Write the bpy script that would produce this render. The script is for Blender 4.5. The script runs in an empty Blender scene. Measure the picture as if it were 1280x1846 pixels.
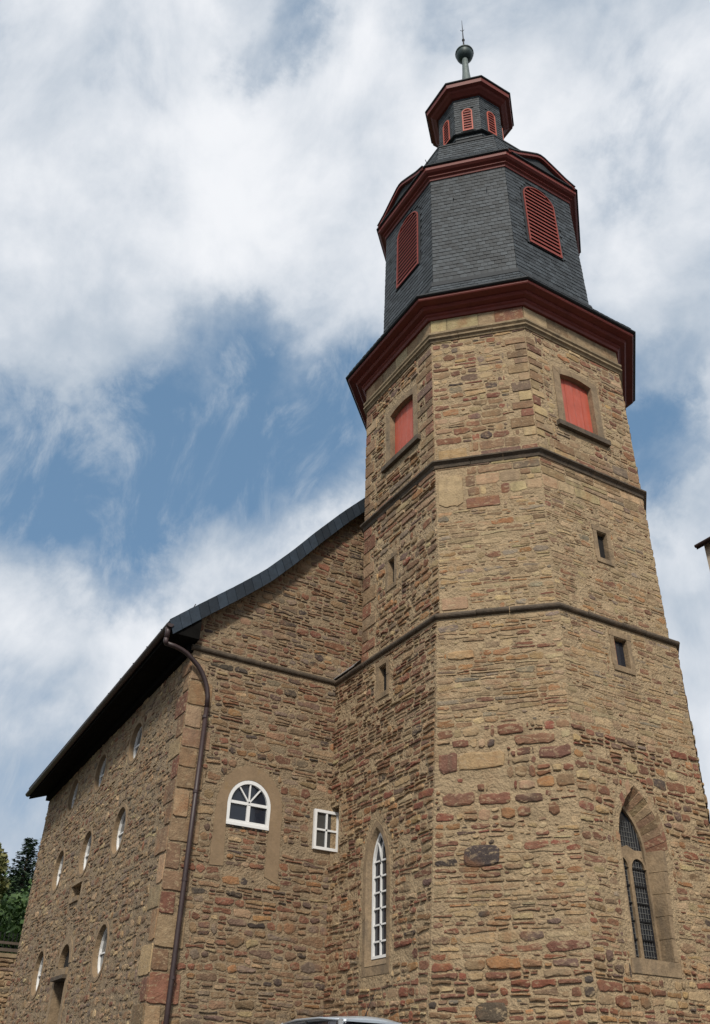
import bpy, bmesh, math, random
from mathutils import Vector, Matrix
from mathutils.geometry import tessellate_polygon
from math import sin, cos, pi, radians, sqrt, hypot, atan2
R = random.Random(7)
def lerp(a, b, t): return a+(b-a)*t
scn = bpy.context.scene
COL = scn.collection

# ------------------------------------------------------------------ camera
W_PX, H_PX = 1280.0, 1846.0
F_PX = 1591.88
PITCH, ROLL, YAW = radians(33.6807), radians(1.6748), radians(29.5124)
CAM = Vector((-5.9233, -17.6017, 0.9))
fwd = Vector((sin(YAW)*cos(PITCH), cos(YAW)*cos(PITCH), sin(PITCH)))
r0 = Vector((cos(YAW), -sin(YAW), 0)); u0 = r0.cross(fwd)
rgt = r0*cos(ROLL) + u0*sin(ROLL)
upv = u0*cos(ROLL) - r0*sin(ROLL)
cd = bpy.data.cameras.new('camera'); cam = bpy.data.objects.new('camera', cd); COL.objects.link(cam)
m = Matrix((rgt, upv, -fwd)).transposed().to_4x4(); m.translation = CAM
cam.matrix_world = m
cd.sensor_fit = 'VERTICAL'; cd.sensor_height = 24.0; cd.lens = F_PX*24.0/H_PX
cd.clip_end = 3000; cd.clip_start = 0.1
scn.camera = cam

def pix(P):
    d = Vector(P)-CAM; z = d.dot(fwd)
    if z < .1: return (-9999, -9999, z)
    return (640+F_PX*d.dot(rgt)/z, 923-F_PX*d.dot(upv)/z, z)

# ------------------------------------------------------------------ world, sun
scn.view_settings.view_transform = 'Standard'; scn.view_settings.look = 'None'
scn.view_settings.gamma = 1; scn.view_settings.use_curve_mapping = False
scn.view_settings.exposure = 0.66
SUN_AZ = radians(213)      # compass style: 0 = +y, clockwise
SUN_EL = radians(41)
sdir = Vector((sin(SUN_AZ)*cos(SUN_EL), cos(SUN_AZ)*cos(SUN_EL), sin(SUN_EL)))
sl = bpy.data.lights.new('sun', 'SUN'); sl.energy = 2.1; sl.angle = radians(8); sl.color = (1.0, .93, .82)
so = bpy.data.objects.new('sun', sl); COL.objects.link(so)
so.rotation_euler = (-sdir).to_track_quat('-Z', 'Y').to_euler()

world = bpy.data.worlds.new('World'); scn.world = world; world.use_nodes = True

class NT:
    def __init__(s, tree): s.t = tree; s.n = tree.nodes; s.l = tree.links
    def new(s, typ, **kw):
        n = s.n.new(typ)
        for k, v in kw.items(): setattr(n, k, v)
        return n
    def put(s, sock, v):
        if isinstance(v, bpy.types.NodeSocket): s.l.new(v, sock)
        elif isinstance(v, (tuple, list)) and len(v) == 3 and sock.type == 'RGBA': sock.default_value = (*v, 1)
        else: sock.default_value = v
    def math(s, op, a, b=0.0, c=None, clamp=False):
        n = s.new('ShaderNodeMath', operation=op, use_clamp=clamp)
        s.put(n.inputs[0], a); s.put(n.inputs[1], b)
        if c is not None: s.put(n.inputs[2], c)
        return n.outputs[0]
    def vmath(s, op, a, b=None, scale=None):
        n = s.new('ShaderNodeVectorMath', operation=op)
        s.put(n.inputs[0], a)
        if b is not None: s.put(n.inputs[1], b)
        if scale is not None: s.put(n.inputs['Scale'], scale)
        return n.outputs['Value'] if op in ('DOT_PRODUCT', 'LENGTH', 'DISTANCE') else n.outputs[0]
    def noise(s, vec, scale, detail=4, rough=.55, dist=0.0, color=False):
        n = s.new('ShaderNodeTexNoise'); s.put(n.inputs['Vector'], vec)
        n.inputs['Scale'].default_value = scale; n.inputs['Detail'].default_value = detail
        n.inputs['Roughness'].default_value = rough; n.inputs['Distortion'].default_value = dist
        return n.outputs['Color'] if color else n.outputs['Fac']
    def ss(s, v, a, b, lo=0.0, hi=1.0, typ='SMOOTHSTEP'):
        n = s.new('ShaderNodeMapRange', interpolation_type=typ)
        s.put(n.inputs[0], v); n.inputs[1].default_value = a; n.inputs[2].default_value = b
        n.inputs[3].default_value = lo; n.inputs[4].default_value = hi
        return n.outputs[0]
    def mix(s, f, a, b, blend='MIX'):
        n = s.new('ShaderNodeMix', data_type='RGBA', blend_type=blend)
        s.put(n.inputs[0], f); s.put(n.inputs[6], a); s.put(n.inputs[7], b)
        return n.outputs[2]
    def mapping(s, vec, scale=(1, 1, 1), rot=(0, 0, 0), loc=(0, 0, 0)):
        n = s.new('ShaderNodeMapping'); s.put(n.inputs[0], vec)
        n.inputs['Scale'].default_value = scale; n.inputs['Rotation'].default_value = rot; n.inputs['Location'].default_value = loc
        return n.outputs[0]

def build_world():
    g = NT(world.node_tree)
    for n in list(g.n): g.n.remove(n)
    out = g.new('ShaderNodeOutputWorld'); bg = g.new('ShaderNodeBackground'); g.l.new(bg.outputs[0], out.inputs[0])
    sky = g.new('ShaderNodeTexSky'); sky.sky_type = 'NISHITA'; sky.sun_disc = False
    sky.sun_elevation = SUN_EL; sky.sun_rotation = SUN_AZ
    sky.air_density = 1.0; sky.dust_density = 1.2; sky.ozone_density = 1.4; sky.altitude = 200
    tc = g.new('ShaderNodeTexCoord'); d = g.vmath('NORMALIZE', tc.outputs['Generated'])
    # cloud deck seen in perspective
    sep = g.new('ShaderNodeSeparateXYZ'); g.put(sep.inputs[0], d)
    zz = g.math('MAXIMUM', g.math('ADD', sep.outputs[2], .25), .08)
    cmb = g.new('ShaderNodeCombineXYZ')
    g.put(cmb.inputs[0], g.math('DIVIDE', sep.outputs[0], zz)); g.put(cmb.inputs[1], g.math('DIVIDE', sep.outputs[1], zz))
    p = cmb.outputs[0]
    wn = g.noise(d, 5.0, 9, .62, color=True)
    wv = g.vmath('SCALE', g.vmath('SUBTRACT', wn, (.5, .5, .5)), scale=.20)
    dw = g.vmath('NORMALIZE', g.vmath('ADD', d, wv))
    fine = g.noise(g.mapping(d, (1.25, 1.0, .8), (.2, .1, .4)), 5.2, 12, .60, .25)
    big = g.noise(d, 2.3, 3, .5, .2)
    dens = g.math('ADD', g.math('MULTIPLY', g.math('SUBTRACT', fine, .5), 3.0), g.math('MULTIPLY', g.math('SUBTRACT', big, .5), .5))
    dens = g.math('ADD', dens, 1.0)
    # breaks (and thicker banks) of the cloud deck: direction, radius in degrees, depth
    for (c, ro, w) in (((0.176, 0.739, 0.650), 5.2, -0.62), ((0.288, 0.694, 0.660), 5.7, -0.78), ((0.226, 0.683, 0.695), 2.8, -0.30), ((0.380, 0.689, 0.617), 3.6, -0.60), ((0.173, 0.808, 0.563), 4.5, -1.00), ((0.038, 0.800, 0.599), 2.2, -1.00), ((0.076, 0.850, 0.522), 3.9, -0.95), ((0.254, 0.811, 0.527), 5.3, -0.85), ((0.168, 0.857, 0.487), 4.1, -0.80), ((0.308, 0.761, 0.571), 3.9, -0.50), ((0.093, 0.818, 0.567), 3.3, -0.50), ((0.225, 0.861, 0.457), 2.7, -0.35), ((0.651, 0.492, 0.577), 2.5, -1.10), ((0.625, 0.473, 0.621), 2.2, -0.60), ((0.131, 0.448, 0.885), 2.5, -0.80), ((0.136, 0.493, 0.859), 1.6, -0.50), ((0.180, 0.436, 0.882), 1.9, -0.60), ((0.521, 0.282, 0.805), 2.9, -0.60), ((0.582, 0.339, 0.739), 2.7, -0.40), ((0.624, 0.421, 0.659), 1.9, -0.30), ((0.179, 0.957, 0.227), 3.7, -0.50), ((0.145, 0.945, 0.292), 2.2, -0.25), ((0.256, 0.371, 0.893), 1.9, -0.30), ((0.389, 0.783, 0.485), 2.2, -0.20), ((0.077, 0.774, 0.629), 2.0, 0.35), ((0.208, 0.748, 0.630), 1.4, 0.50), ((0.330, 0.785, 0.525), 2.5, 0.40), ((0.082, 0.633, 0.770), 8.6, 0.35), ((0.270, 0.521, 0.810), 7.4, 0.40), ((0.015, 0.715, 0.699), 5.1, 0.30), ((0.690, 0.513, 0.510), 1.9, 0.50), ((0.235, 0.884, 0.403), 3.4, 0.25), ((0.121, 0.898, 0.424), 2.9, 0.30), ((0.134, 0.835, 0.534), 1.3, 0.30)):
        v = Vector(c).normalized()
        dd = g.vmath('DOT_PRODUCT', dw, tuple(v))
        dens = g.math('ADD', dens, g.ss(dd, cos(radians(ro*1.75)), 1.0, 0, w*.74))
    cover = g.ss(dens, -.35, 1.0)
    shade = g.noise(g.mapping(d, (1, 1, 1), (0, 0, 0), (3.1, 1.7, .4)), 3.6, 7, .52, .2)
    thick = g.ss(g.math('ADD', dens, g.math('MULTIPLY', g.math('SUBTRACT', shade, .5), 3.2)), .1, 1.9)
    ccol = g.mix(thick, (3.1, 3.55, 4.1), (5.85, 5.95, 6.15))
    wisp = g.noise(g.mapping(d, (1.6, 1.0, .7), (.1, .5, .2), (.3, 2.2, 1.1)), 7.5, 12, .66, .6)
    cover = g.math('MAXIMUM', cover, g.ss(g.math('ADD', wisp, g.math('MULTIPLY', dens, .10)), .42, .72, 0, .85))
    # sky blue, kept to the saturation of the photograph's blue gaps
    blue = g.mix(.75, sky.outputs[0], (.95, 1.75, 2.75))
    col = g.mix(g.math('MULTIPLY', cover, .97), blue, ccol)
    # haze toward the horizon
    hz = g.ss(sep.outputs[2], .0, .34, .7, 0.0)
    col = g.mix(hz, col, (2.7, 3.2, 3.9))
    g.put(bg.inputs[0], col); bg.inputs[1].default_value = .1
build_world()

# ------------------------------------------------------------------ helpers
def link(name, me, mat=None, parent=None):
    o = bpy.data.objects.new(name, me)
    if mat is not None and not me.materials:
        for mm in (mat if isinstance(mat, (list, tuple)) else [mat]): me.materials.append(mm)
    COL.objects.link(o)
    if parent is not None: o.parent = parent
    return o
def empty(name, label=None, cat=None, group=None, loc=(0, 0, 0)):
    o = bpy.data.objects.new(name, None); COL.objects.link(o); o.location = loc; o.empty_display_size = .2
    tag(o, label, cat, group); return o
def tag(o, label=None, cat=None, group=None, kind=None):
    if label: o['label'] = label
    if cat: o['category'] = cat
    if group: o['group'] = group
    if kind: o['kind'] = kind
    return o
def mesh(name, V, F, mat=None, parent=None, smooth=False, cols=None):
    me = bpy.data.meshes.new(name); me.from_pydata([tuple(v) for v in V], [], F); 
    if cols is not None:
        a = me.color_attributes.new('stone_color', 'FLOAT_COLOR', 'POINT')
        flat = []
        for c in cols: flat += [c[0], c[1], c[2], 1.0]
        a.data.foreach_set('color', flat)
    if smooth: me.polygons.foreach_set('use_smooth', [True]*len(me.polygons))
    me.update()
    return link(name, me, mat, parent)
class MB:
    def __init__(s): s.V = []; s.F = []; s.C = []
    def add(s, V, F, c=None):
        b = len(s.V); s.V += [Vector(v) for v in V]; s.F += [tuple(i+b for i in f) for f in F]
        if c is not None: s.C += [c]*len(V)
        return s
    def box(s, lo, hi, M=None, c=None):
        x0, y0, z0 = lo; x1, y1, z1 = hi
        V = [Vector(v) for v in ((x0,y0,z0),(x1,y0,z0),(x1,y1,z0),(x0,y1,z0),(x0,y0,z1),(x1,y0,z1),(x1,y1,z1),(x0,y1,z1))]
        if M is not None: V = [M(v) if callable(M) else M@v for v in V]
        return s.add(V, [(0,3,2,1),(4,5,6,7),(0,1,5,4),(1,2,6,5),(2,3,7,6),(3,0,4,7)], c)
    def tube(s, pts, rad, n=10, caps=True):
        pts = [Vector(p) for p in pts]; rads = rad if isinstance(rad, (list, tuple)) else [rad]*len(pts)
        V = []; F = []; prev = None
        for i, p in enumerate(pts):
            t = (pts[min(i+1, len(pts)-1)]-pts[max(i-1, 0)]).normalized()
            if prev is None:
                a = t.cross(Vector((0, 0, 1)))
                if a.length < .1: a = t.cross(Vector((1, 0, 0)))
                a.normalize()
            else: a = (prev - t*prev.dot(t)).normalized()
            prev = a; b = t.cross(a)
            for k in range(n): V.append(p+(a*cos(2*pi*k/n)+b*sin(2*pi*k/n))*rads[i])
        for i in range(len(pts)-1):
            for k in range(n):
                k2 = (k+1) % n; F.append((i*n+k, i*n+k2, (i+1)*n+k2, (i+1)*n+k))
        if caps: F += [tuple(range(n))[::-1], tuple((len(pts)-1)*n+k for k in range(n))]
        return s.add(V, F)
    def build(s, name, mat, parent=None, smooth=False):
        return mesh(name, s.V, s.F, mat, parent, smooth, s.C if s.C else None)

# ------------------------------------------------------------------ materials
def mat(name, base, rough=.8, metal=0.0, spec=.4, var=.15, vscale=6, bump=0.0, bscale=30, attr=False, extra=None):
    mt = bpy.data.materials.new(name); mt.use_nodes = True; g = NT(mt.node_tree)
    bs = g.n['Principled BSDF']; tc = g.new('ShaderNodeTexCoord').outputs['Object']
    if attr:
        a = g.new('ShaderNodeVertexColor'); a.layer_name = 'stone_color'; c = a.outputs[0]
    else: c = base
    if var or attr:
        n1 = g.noise(tc, vscale, 5, .6); n2 = g.noise(tc, vscale*7, 3, .6)
        f = g.math('ADD', g.ss(n1, .3, .7, 1-var, 1+var, 'LINEAR'), g.ss(n2, .3, .7, -var*.5, var*.5, 'LINEAR'))
        mx = g.new('ShaderNodeVectorMath', operation='SCALE')
        g.put(mx.inputs[0], c if isinstance(c, bpy.types.NodeSocket) else tuple(c)); g.put(mx.inputs['Scale'], f)
        c = mx.outputs[0]
    if extra: c = extra(g, tc, c)
    g.put(bs.inputs['Base Color'], c)
    bs.inputs['Roughness'].default_value = rough; bs.inputs['Metallic'].default_value = metal
    bs.inputs['Specular IOR Level'].default_value = spec
    if bump:
        b = g.new('ShaderNodeBump'); b.inputs['Strength'].default_value = 1.0; b.inputs['Distance'].default_value = bump
        h = g.math('ADD', g.noise(tc, bscale, 6, .65), g.math('MULTIPLY', g.noise(tc, bscale*.25, 3, .5), 1.5))
        g.put(b.inputs['Height'], h); g.l.new(b.outputs[0], bs.inputs['Normal'])
    return mt

MORTAR = (.37, .275, .168)
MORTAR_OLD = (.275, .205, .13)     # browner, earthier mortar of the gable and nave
def stone_extra(g, tc, c):
    # lime mortar smeared over the rubble, weathering patches and iron stains
    v = g.mapping(tc, (1, 1, 2.6))
    sm = g.noise(v, 5.5, 8, .68, .4)
    m1 = g.ss(sm, .49, .60, 0, .78)
    c = g.mix(m1, c, MORTAR)
    w = g.noise(tc, .7, 5, .6)
    c = g.mix(g.ss(w, .5, .78, 0, .35), c, (.19, .15, .105))
    ru = g.noise(tc, 1.5, 7, .66, .4)
    c = g.mix(g.ss(ru, .5, .7, 0, .55), c, (.25, .115, .05))
    rn = g.noise(g.mapping(tc, (1.8, 1.8, .22)), 1.6, 6, .6)
    c = g.mix(g.ss(rn, .54, .74, 0, .42), c, (.10, .075, .052))
    fl = g.noise(tc, 42, 3, .7)
    c = g.mix(g.ss(fl, .62, .72, 0, .45), c, (.47, .41, .31))
    dk = g.noise(v, 16, 5, .7)
    return g.mix(g.ss(dk, .6, .74, 0, .6), c, (.07, .055, .04))
def clean_extra(g, tc, c):
    v = g.mapping(tc, (1, 1, 2.2))
    sm = g.noise(v, 7, 8, .68, .3)
    c = g.mix(g.ss(sm, .53, .62, 0, .7), c, MORTAR)
    ru = g.noise(tc, 1.5, 7, .66, .4)
    c = g.mix(g.ss(ru, .5, .7, 0, .55), c, (.25, .115, .05))
    rn = g.noise(g.mapping(tc, (1.8, 1.8, .22)), 1.6, 6, .6)
    c = g.mix(g.ss(rn, .54, .74, 0, .42), c, (.10, .075, .052))
    fl = g.noise(tc, 46, 3, .7)
    c = g.mix(g.ss(fl, .62, .72, 0, .4), c, (.5, .42, .32))
    dk = g.noise(v, 18, 5, .7)
    return g.mix(g.ss(dk, .58, .74, 0, .6), c, (.06, .045, .035))
def mortar_extra(g, tc, c):
    v = g.mapping(tc, (1, 1, 3.2))
    a = g.noise(v, 7, 8, .7, .5)
    c = g.mix(g.ss(a, .52, .66, 0, .55), c, (.27, .185, .105))
    b = g.noise(v, 15, 6, .72)
    c = g.mix(g.ss(b, .60, .70, 0, .8), c, (.075, .058, .042))
    ru = g.noise(tc, 1.5, 7, .66, .4)
    c = g.mix(g.ss(ru, .52, .72, 0, .35), c, (.25, .13, .06))
    rn = g.noise(g.mapping(tc, (1.8, 1.8, .22)), 1.6, 6, .6)
    return g.mix(g.ss(rn, .54, .74, 0, .35), c, (.12, .09, .062))
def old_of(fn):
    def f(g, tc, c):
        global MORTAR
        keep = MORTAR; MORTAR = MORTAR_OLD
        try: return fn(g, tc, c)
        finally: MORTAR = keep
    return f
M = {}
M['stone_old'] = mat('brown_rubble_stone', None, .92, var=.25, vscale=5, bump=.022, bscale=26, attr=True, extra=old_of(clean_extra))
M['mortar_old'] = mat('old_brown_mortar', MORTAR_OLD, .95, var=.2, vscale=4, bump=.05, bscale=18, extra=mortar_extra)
M['stone'] = mat('rubble_sandstone', None, .92, var=.22, vscale=5, bump=.022, bscale=26, attr=True, extra=stone_extra)
M['stone_clean'] = mat('block_sandstone', None, .9, var=.22, vscale=5, bump=.014, bscale=26, attr=True, extra=clean_extra)
M['mortar'] = mat('lime_mortar', MORTAR, .95, var=.18, vscale=4, bump=.05, bscale=18, extra=mortar_extra)
M['dressed'] = mat('dressed_sandstone', (.25, .18, .11), .88, var=.3, vscale=4, bump=.010, bscale=24,
                   extra=lambda g, tc, c: g.mix(g.ss(g.noise(g.mapping(tc, (1, 1, .35)), 3.5, 6, .6), .48, .70, 0, .7), c, (.13, .10, .07)))
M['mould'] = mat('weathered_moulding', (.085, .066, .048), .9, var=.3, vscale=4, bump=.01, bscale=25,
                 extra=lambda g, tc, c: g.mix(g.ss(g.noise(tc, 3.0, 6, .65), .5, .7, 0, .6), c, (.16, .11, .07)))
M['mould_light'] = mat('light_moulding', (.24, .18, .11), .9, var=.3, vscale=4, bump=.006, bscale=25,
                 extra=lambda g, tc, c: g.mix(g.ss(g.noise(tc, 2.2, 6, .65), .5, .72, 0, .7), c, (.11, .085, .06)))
M['render'] = mat('smooth_render', (.235, .165, .10), .9, var=.14, vscale=2.5, bump=.004, bscale=40,
                  extra=lambda g, tc, c: g.mix(g.ss(g.noise(tc, 4.0, 6, .65), .56, .72, 0, .5), c, (.26, .17, .075)))
M['red'] = mat('red_paint', (.15, .026, .018), .55, var=.16, vscale=3, bump=.001, bscale=40,
               extra=lambda g, tc, c: g.mix(g.ss(g.noise(tc, 6.0, 6, .7), .56, .75, 0, .5), c, (.09, .02, .016)))
M['redlight'] = mat('red_shutter_paint', (.42, .085, .05), .6, var=.12, vscale=2, bump=.0015, bscale=30,
    extra=lambda g, tc, c: g.mix(g.ss(g.noise(g.mapping(tc, (6, 6, .7)), 2.0, 5, .6), .42, .75, 0, .5), c, (.42, .17, .14)))
M['redslat'] = mat('red_louvre_slat', (.21, .034, .022), .55, var=.2, vscale=5)
M['redframe'] = mat('red_louvre_frame', (.24, .04, .025), .5, var=.15, vscale=3)
M['slate'] = mat('slate', (.05, .06, .07), .6, spec=.3, var=.2, vscale=6, bump=.003, bscale=50, attr=True)
M['slatebase'] = mat('slate_underlay', (.02, .024, .028), .7, var=.2, vscale=5, bump=.004)
M['dark'] = mat('dark_timber', (.008, .0075, .0075), .9, spec=.05, var=.2)
M['soffit'] = mat('soffit_boards', (.008, .0075, .007), .9, spec=.05, var=.3, vscale=5, bump=.003)
M['pipe'] = mat('brown_painted_metal', (.038, .022, .022), .5, spec=.5, var=.25, vscale=5)
M['white'] = mat('white_window_paint', (.74, .74, .73), .45, var=.03, vscale=4)
M['copper'] = mat('green_copper', (.12, .15, .145), .6, metal=.2, var=.25, vscale=8)
M['copperdark'] = mat('dark_copper', (.035, .055, .055), .5, metal=.3, var=.3, vscale=6)
M['iron'] = mat('black_iron', (.02, .02, .022), .5, metal=.6, var=.1)
M['lead'] = mat('lead_came', (.13, .13, .125), .6, metal=.0, var=.2)
M['zinc'] = mat('zinc_sheet', (.55, .57, .6), .35, metal=.7, var=.1)
M['hole'] = mat('dark_interior', (.012, .011, .011), .9, var=0)
M['plaster'] = mat('house_plaster', (.50, .43, .35), .9, var=.06, bump=.003, bscale=50)
M['tile'] = mat('dark_roof_tile', (.05, .035, .033), .7, var=.25, vscale=8)
M['carpaint'] = mat('silver_car_paint', (.50, .54, .58), .28, metal=.55, spec=.6, var=.02)
M['blackplastic'] = mat('black_plastic', (.015, .015, .016), .5, var=0)
M['tyre'] = mat('tyre_rubber', (.02, .02, .02), .85, var=.1)
M['rim'] = mat('wheel_rim', (.5, .5, .52), .35, metal=.8, var=.05)
M['lampred'] = mat('red_lamp_glass', (.35, .01, .01), .2, var=0)
M['asphalt'] = mat('asphalt', (.055, .053, .05), .92, var=.2, vscale=3, bump=.006, bscale=60)
M['grass'] = mat('meadow', (.05, .085, .025), .95, var=.3, vscale=2)
M['bark'] = mat('bark', (.07, .05, .035), .95, var=.3, vscale=8, bump=.01)
M['fence'] = mat('weathered_fence_wood', (.09, .07, .055), .85, var=.25, vscale=5)
def glass(name, base, rough=.06):
    mt = bpy.data.materials.new(name); mt.use_nodes = True; g = NT(mt.node_tree); bs = g.n['Principled BSDF']
    tc = g.new('ShaderNodeTexCoord').outputs['Object']
    bs.inputs['Base Color'].default_value = (*base, 1); bs.inputs['Roughness'].default_value = rough
    bs.inputs['Specular IOR Level'].default_value = .5
    b = g.new('ShaderNodeBump'); b.inputs['Distance'].default_value = .002; b.inputs['Strength'].default_value = .5
    g.put(b.inputs['Height'], g.noise(tc, 5, 2, .5)); g.l.new(b.outputs[0], bs.inputs['Normal'])
    return mt
M['glass'] = glass('window_glass', (.016, .02, .03))
M['glassgrey'] = glass('grey_window_glass', (.06, .06, .058), .1)
M['glasslead'] = glass('leaded_glass', (.015, .018, .024), .12)
M['carglass'] = glass('car_glass', (.01, .008, .014), .03)
def leafmat(name, c1, c2):
    mt = bpy.data.materials.new(name); mt.use_nodes = True; g = NT(mt.node_tree); bs = g.n['Principled BSDF']
    tc = g.new('ShaderNodeTexCoord').outputs['Object']
    g.put(bs.inputs['Base Color'], g.mix(g.ss(g.noise(tc, .6, 5, .7), .35, .65), c1, c2)); bs.inputs['Roughness'].default_value = .7
    return mt
M['leaf'] = leafmat('broad_leaves', (.06, .085, .022), (.16, .15, .045))
M['needle'] = leafmat('spruce_needles', (.012, .03, .018), (.035, .06, .03))
M['woodleaf'] = leafmat('wood_foliage', (.02, .055, .012), (.065, .115, .022))

# ------------------------------------------------------------------ palette (real stone colours)
PAL = dict(redbrown=(.185, .085, .052), red=(.20, .075, .046), orange=(.29, .15, .07), beige=(.38, .28, .16), yellow=(.34, .225, .11),
           brown=(.215, .135, .078), greybrown=(.19, .14, .10), dark=(.07, .052, .042), grey=(.235, .19, .14), tan=(.31, .215, .125), purple=(.145, .09, .067))
def pick(weights):
    t = sum(weights.values())*R.random(); 
    for k, w in weights.items():
        t -= w
        if t <= 0: break
    c = PAL[k]; f = R.uniform(.74, 1.2)
    return (c[0]*f*R.uniform(.94, 1.06), c[1]*f*R.uniform(.95, 1.05), c[2]*f*R.uniform(.93, 1.07))

# ------------------------------------------------------------------ faces
class Face:
    """local (u, z, d): u along the wall, z height, d outwards"""
    def __init__(s, fn, nrm, umin, umax): s.fn = fn; s.n = Vector(nrm).normalized(); s.umin = umin; s.umax = umax
    def P(s, u, z, d=0.0): return s.fn(u, z) + s.n*d
def flatface(O, U, nrm, umin, umax):
    O = Vector(O); U = Vector(U).normalized()
    f = umin if callable(umin) else (lambda z: umin); g = umax if callable(umax) else (lambda z: umax)
    return Face(lambda u, z: Vector((O.x+U.x*u, O.y+U.y*u, z)), nrm, f, g)

def inpoly(u, z, poly):
    c = False; n = len(poly); j = n-1
    for i in range(n):
        if (poly[i][1] > z) != (poly[j][1] > z) and u < (poly[j][0]-poly[i][0])*(z-poly[i][1])/(poly[j][1]-poly[i][1])+poly[i][0]: c = not c
        j = i
    return c
def hits(u0, u1, z0, z1, excl):
    for poly, (a0, a1, b0, b1) in excl:
        if u1 <= a0 or u0 >= a1 or z1 <= b0 or z0 >= b1: continue
        for (u, z) in ((u0, z0), (u1, z0), (u1, z1), (u0, z1), ((u0+u1)/2, (z0+z1)/2), ((u0+u1)/2, z0), ((u0+u1)/2, z1), (u0, (z0+z1)/2), (u1, (z0+z1)/2)):
            if inpoly(u, z, poly): return True
        for (u, z) in poly:
            if u0 < u < u1 and z0 < z < z1: return True
    return False
def bb(poly): return (poly, (min(p[0] for p in poly), max(p[0] for p in poly), min(p[1] for p in poly), max(p[1] for p in poly)))
def rectp(u0, u1, z0, z1): return [(u0, z0), (u1, z0), (u1, z1), (u0, z1)]

STONES = []   # (projected area, V, F, colour, wall part key, material key)
def project_area(P, n, w, h):
    x, y, z = pix(P)
    if z < .5: return 0.0
    if x < -15 or x > 1295 or y < -15 or y > 1861: return 0.0
    v = (CAM-P); d = v.length
    return max(0.0, v.dot(n)/d)*w*h*(F_PX/z)**2
def stone(face, poly, proud, col, wall, mk='stone', inset=None, tilt=.3):
    """poly: outline in (u,z) counter-clockwise"""
    n = len(poly); cu = sum(p[0] for p in poly)/n; cz = sum(p[1] for p in poly)/n
    us = [p[0] for p in poly]; zs = [p[1] for p in poly]; w = max(us)-min(us); h = max(zs)-min(zs)
    if inset is None: inset = min(.022, h*.18)
    V = []; F = []
    tu = R.uniform(-tilt, tilt)*proud/max(w, .05); tz = R.uniform(-tilt, tilt)*proud/max(h, .05)
    for (u, z) in poly: V.append(face.P(u, z, -.02))
    for (u, z) in poly:
        d = proud*R.uniform(.45, .75); V.append(face.P(u+(cu-u)*.02, z+(cz-z)*.03, d))
    for (u, z) in poly:
        L = hypot(u-cu, z-cz) or 1; k = min(.5, inset/L*R.uniform(.8, 1.6))
        uu = u+(cu-u)*k; zz = z+(cz-z)*k
        V.append(face.P(uu, zz, proud*R.uniform(.85, 1.08)+tu*(uu-cu)+tz*(zz-cz)))
    V.append(face.P(cu+R.uniform(-.1, .1)*w, cz+R.uniform(-.1, .1)*h, proud*R.uniform(.9, 1.25)))
    for i in range(n):
        j = (i+1) % n
        F += [(i, j, n+j, n+i), (n+i, n+j, 2*n+j, 2*n+i), (2*n+i, 2*n+j, 3*n)]
    P = face.P(cu, cz, proud)
    STONES.append((project_area(P, face.n, w, h), V, F, col, wall, mk))
def outline(u0, u1, z0, z1, rnd, zb=None, zt=None):
    w = u1-u0; h = z1-z0
    zb = zb or (lambda u: z0); zt = zt or (lambda u: z1)
    j = lambda a: R.uniform(-a, a)
    c = [min(w*.42, h*rnd*R.uniform(.3, 1.9)) for _ in range(4)]; v = [min(.46, rnd*R.uniform(.4, 1.3)) for _ in range(4)]
    sg = h*min(.13, rnd*.42); nb = max(1, min(5, int(w/.11)))
    low = [0]+sorted(i/nb+j(.22/nb) for i in range(1, nb))+[1]; top = [0]+sorted(i/nb+j(.22/nb) for i in range(1, nb))+[1]
    P = []
    for t in low: u = lerp(u0+c[0], u1-c[1], t); P.append((u, zb(u)+sg*R.uniform(0, 1)))
    P.append((u1+j(.008), lerp(z0, z1, v[0]))); P.append((u1+j(.010)-w*.03*R.random(), lerp(z1, z0, v[1])))
    for t in top[::-1]: u = lerp(u0+c[3], u1-c[2], t); P.append((u, zt(u)-sg*R.uniform(0, 1.3)))
    P.append((u0+j(.008), lerp(z1, z0, v[2]))); P.append((u0+j(.010)+w*.03*R.random(), lerp(z0, z1, v[3])))
    return P

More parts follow.
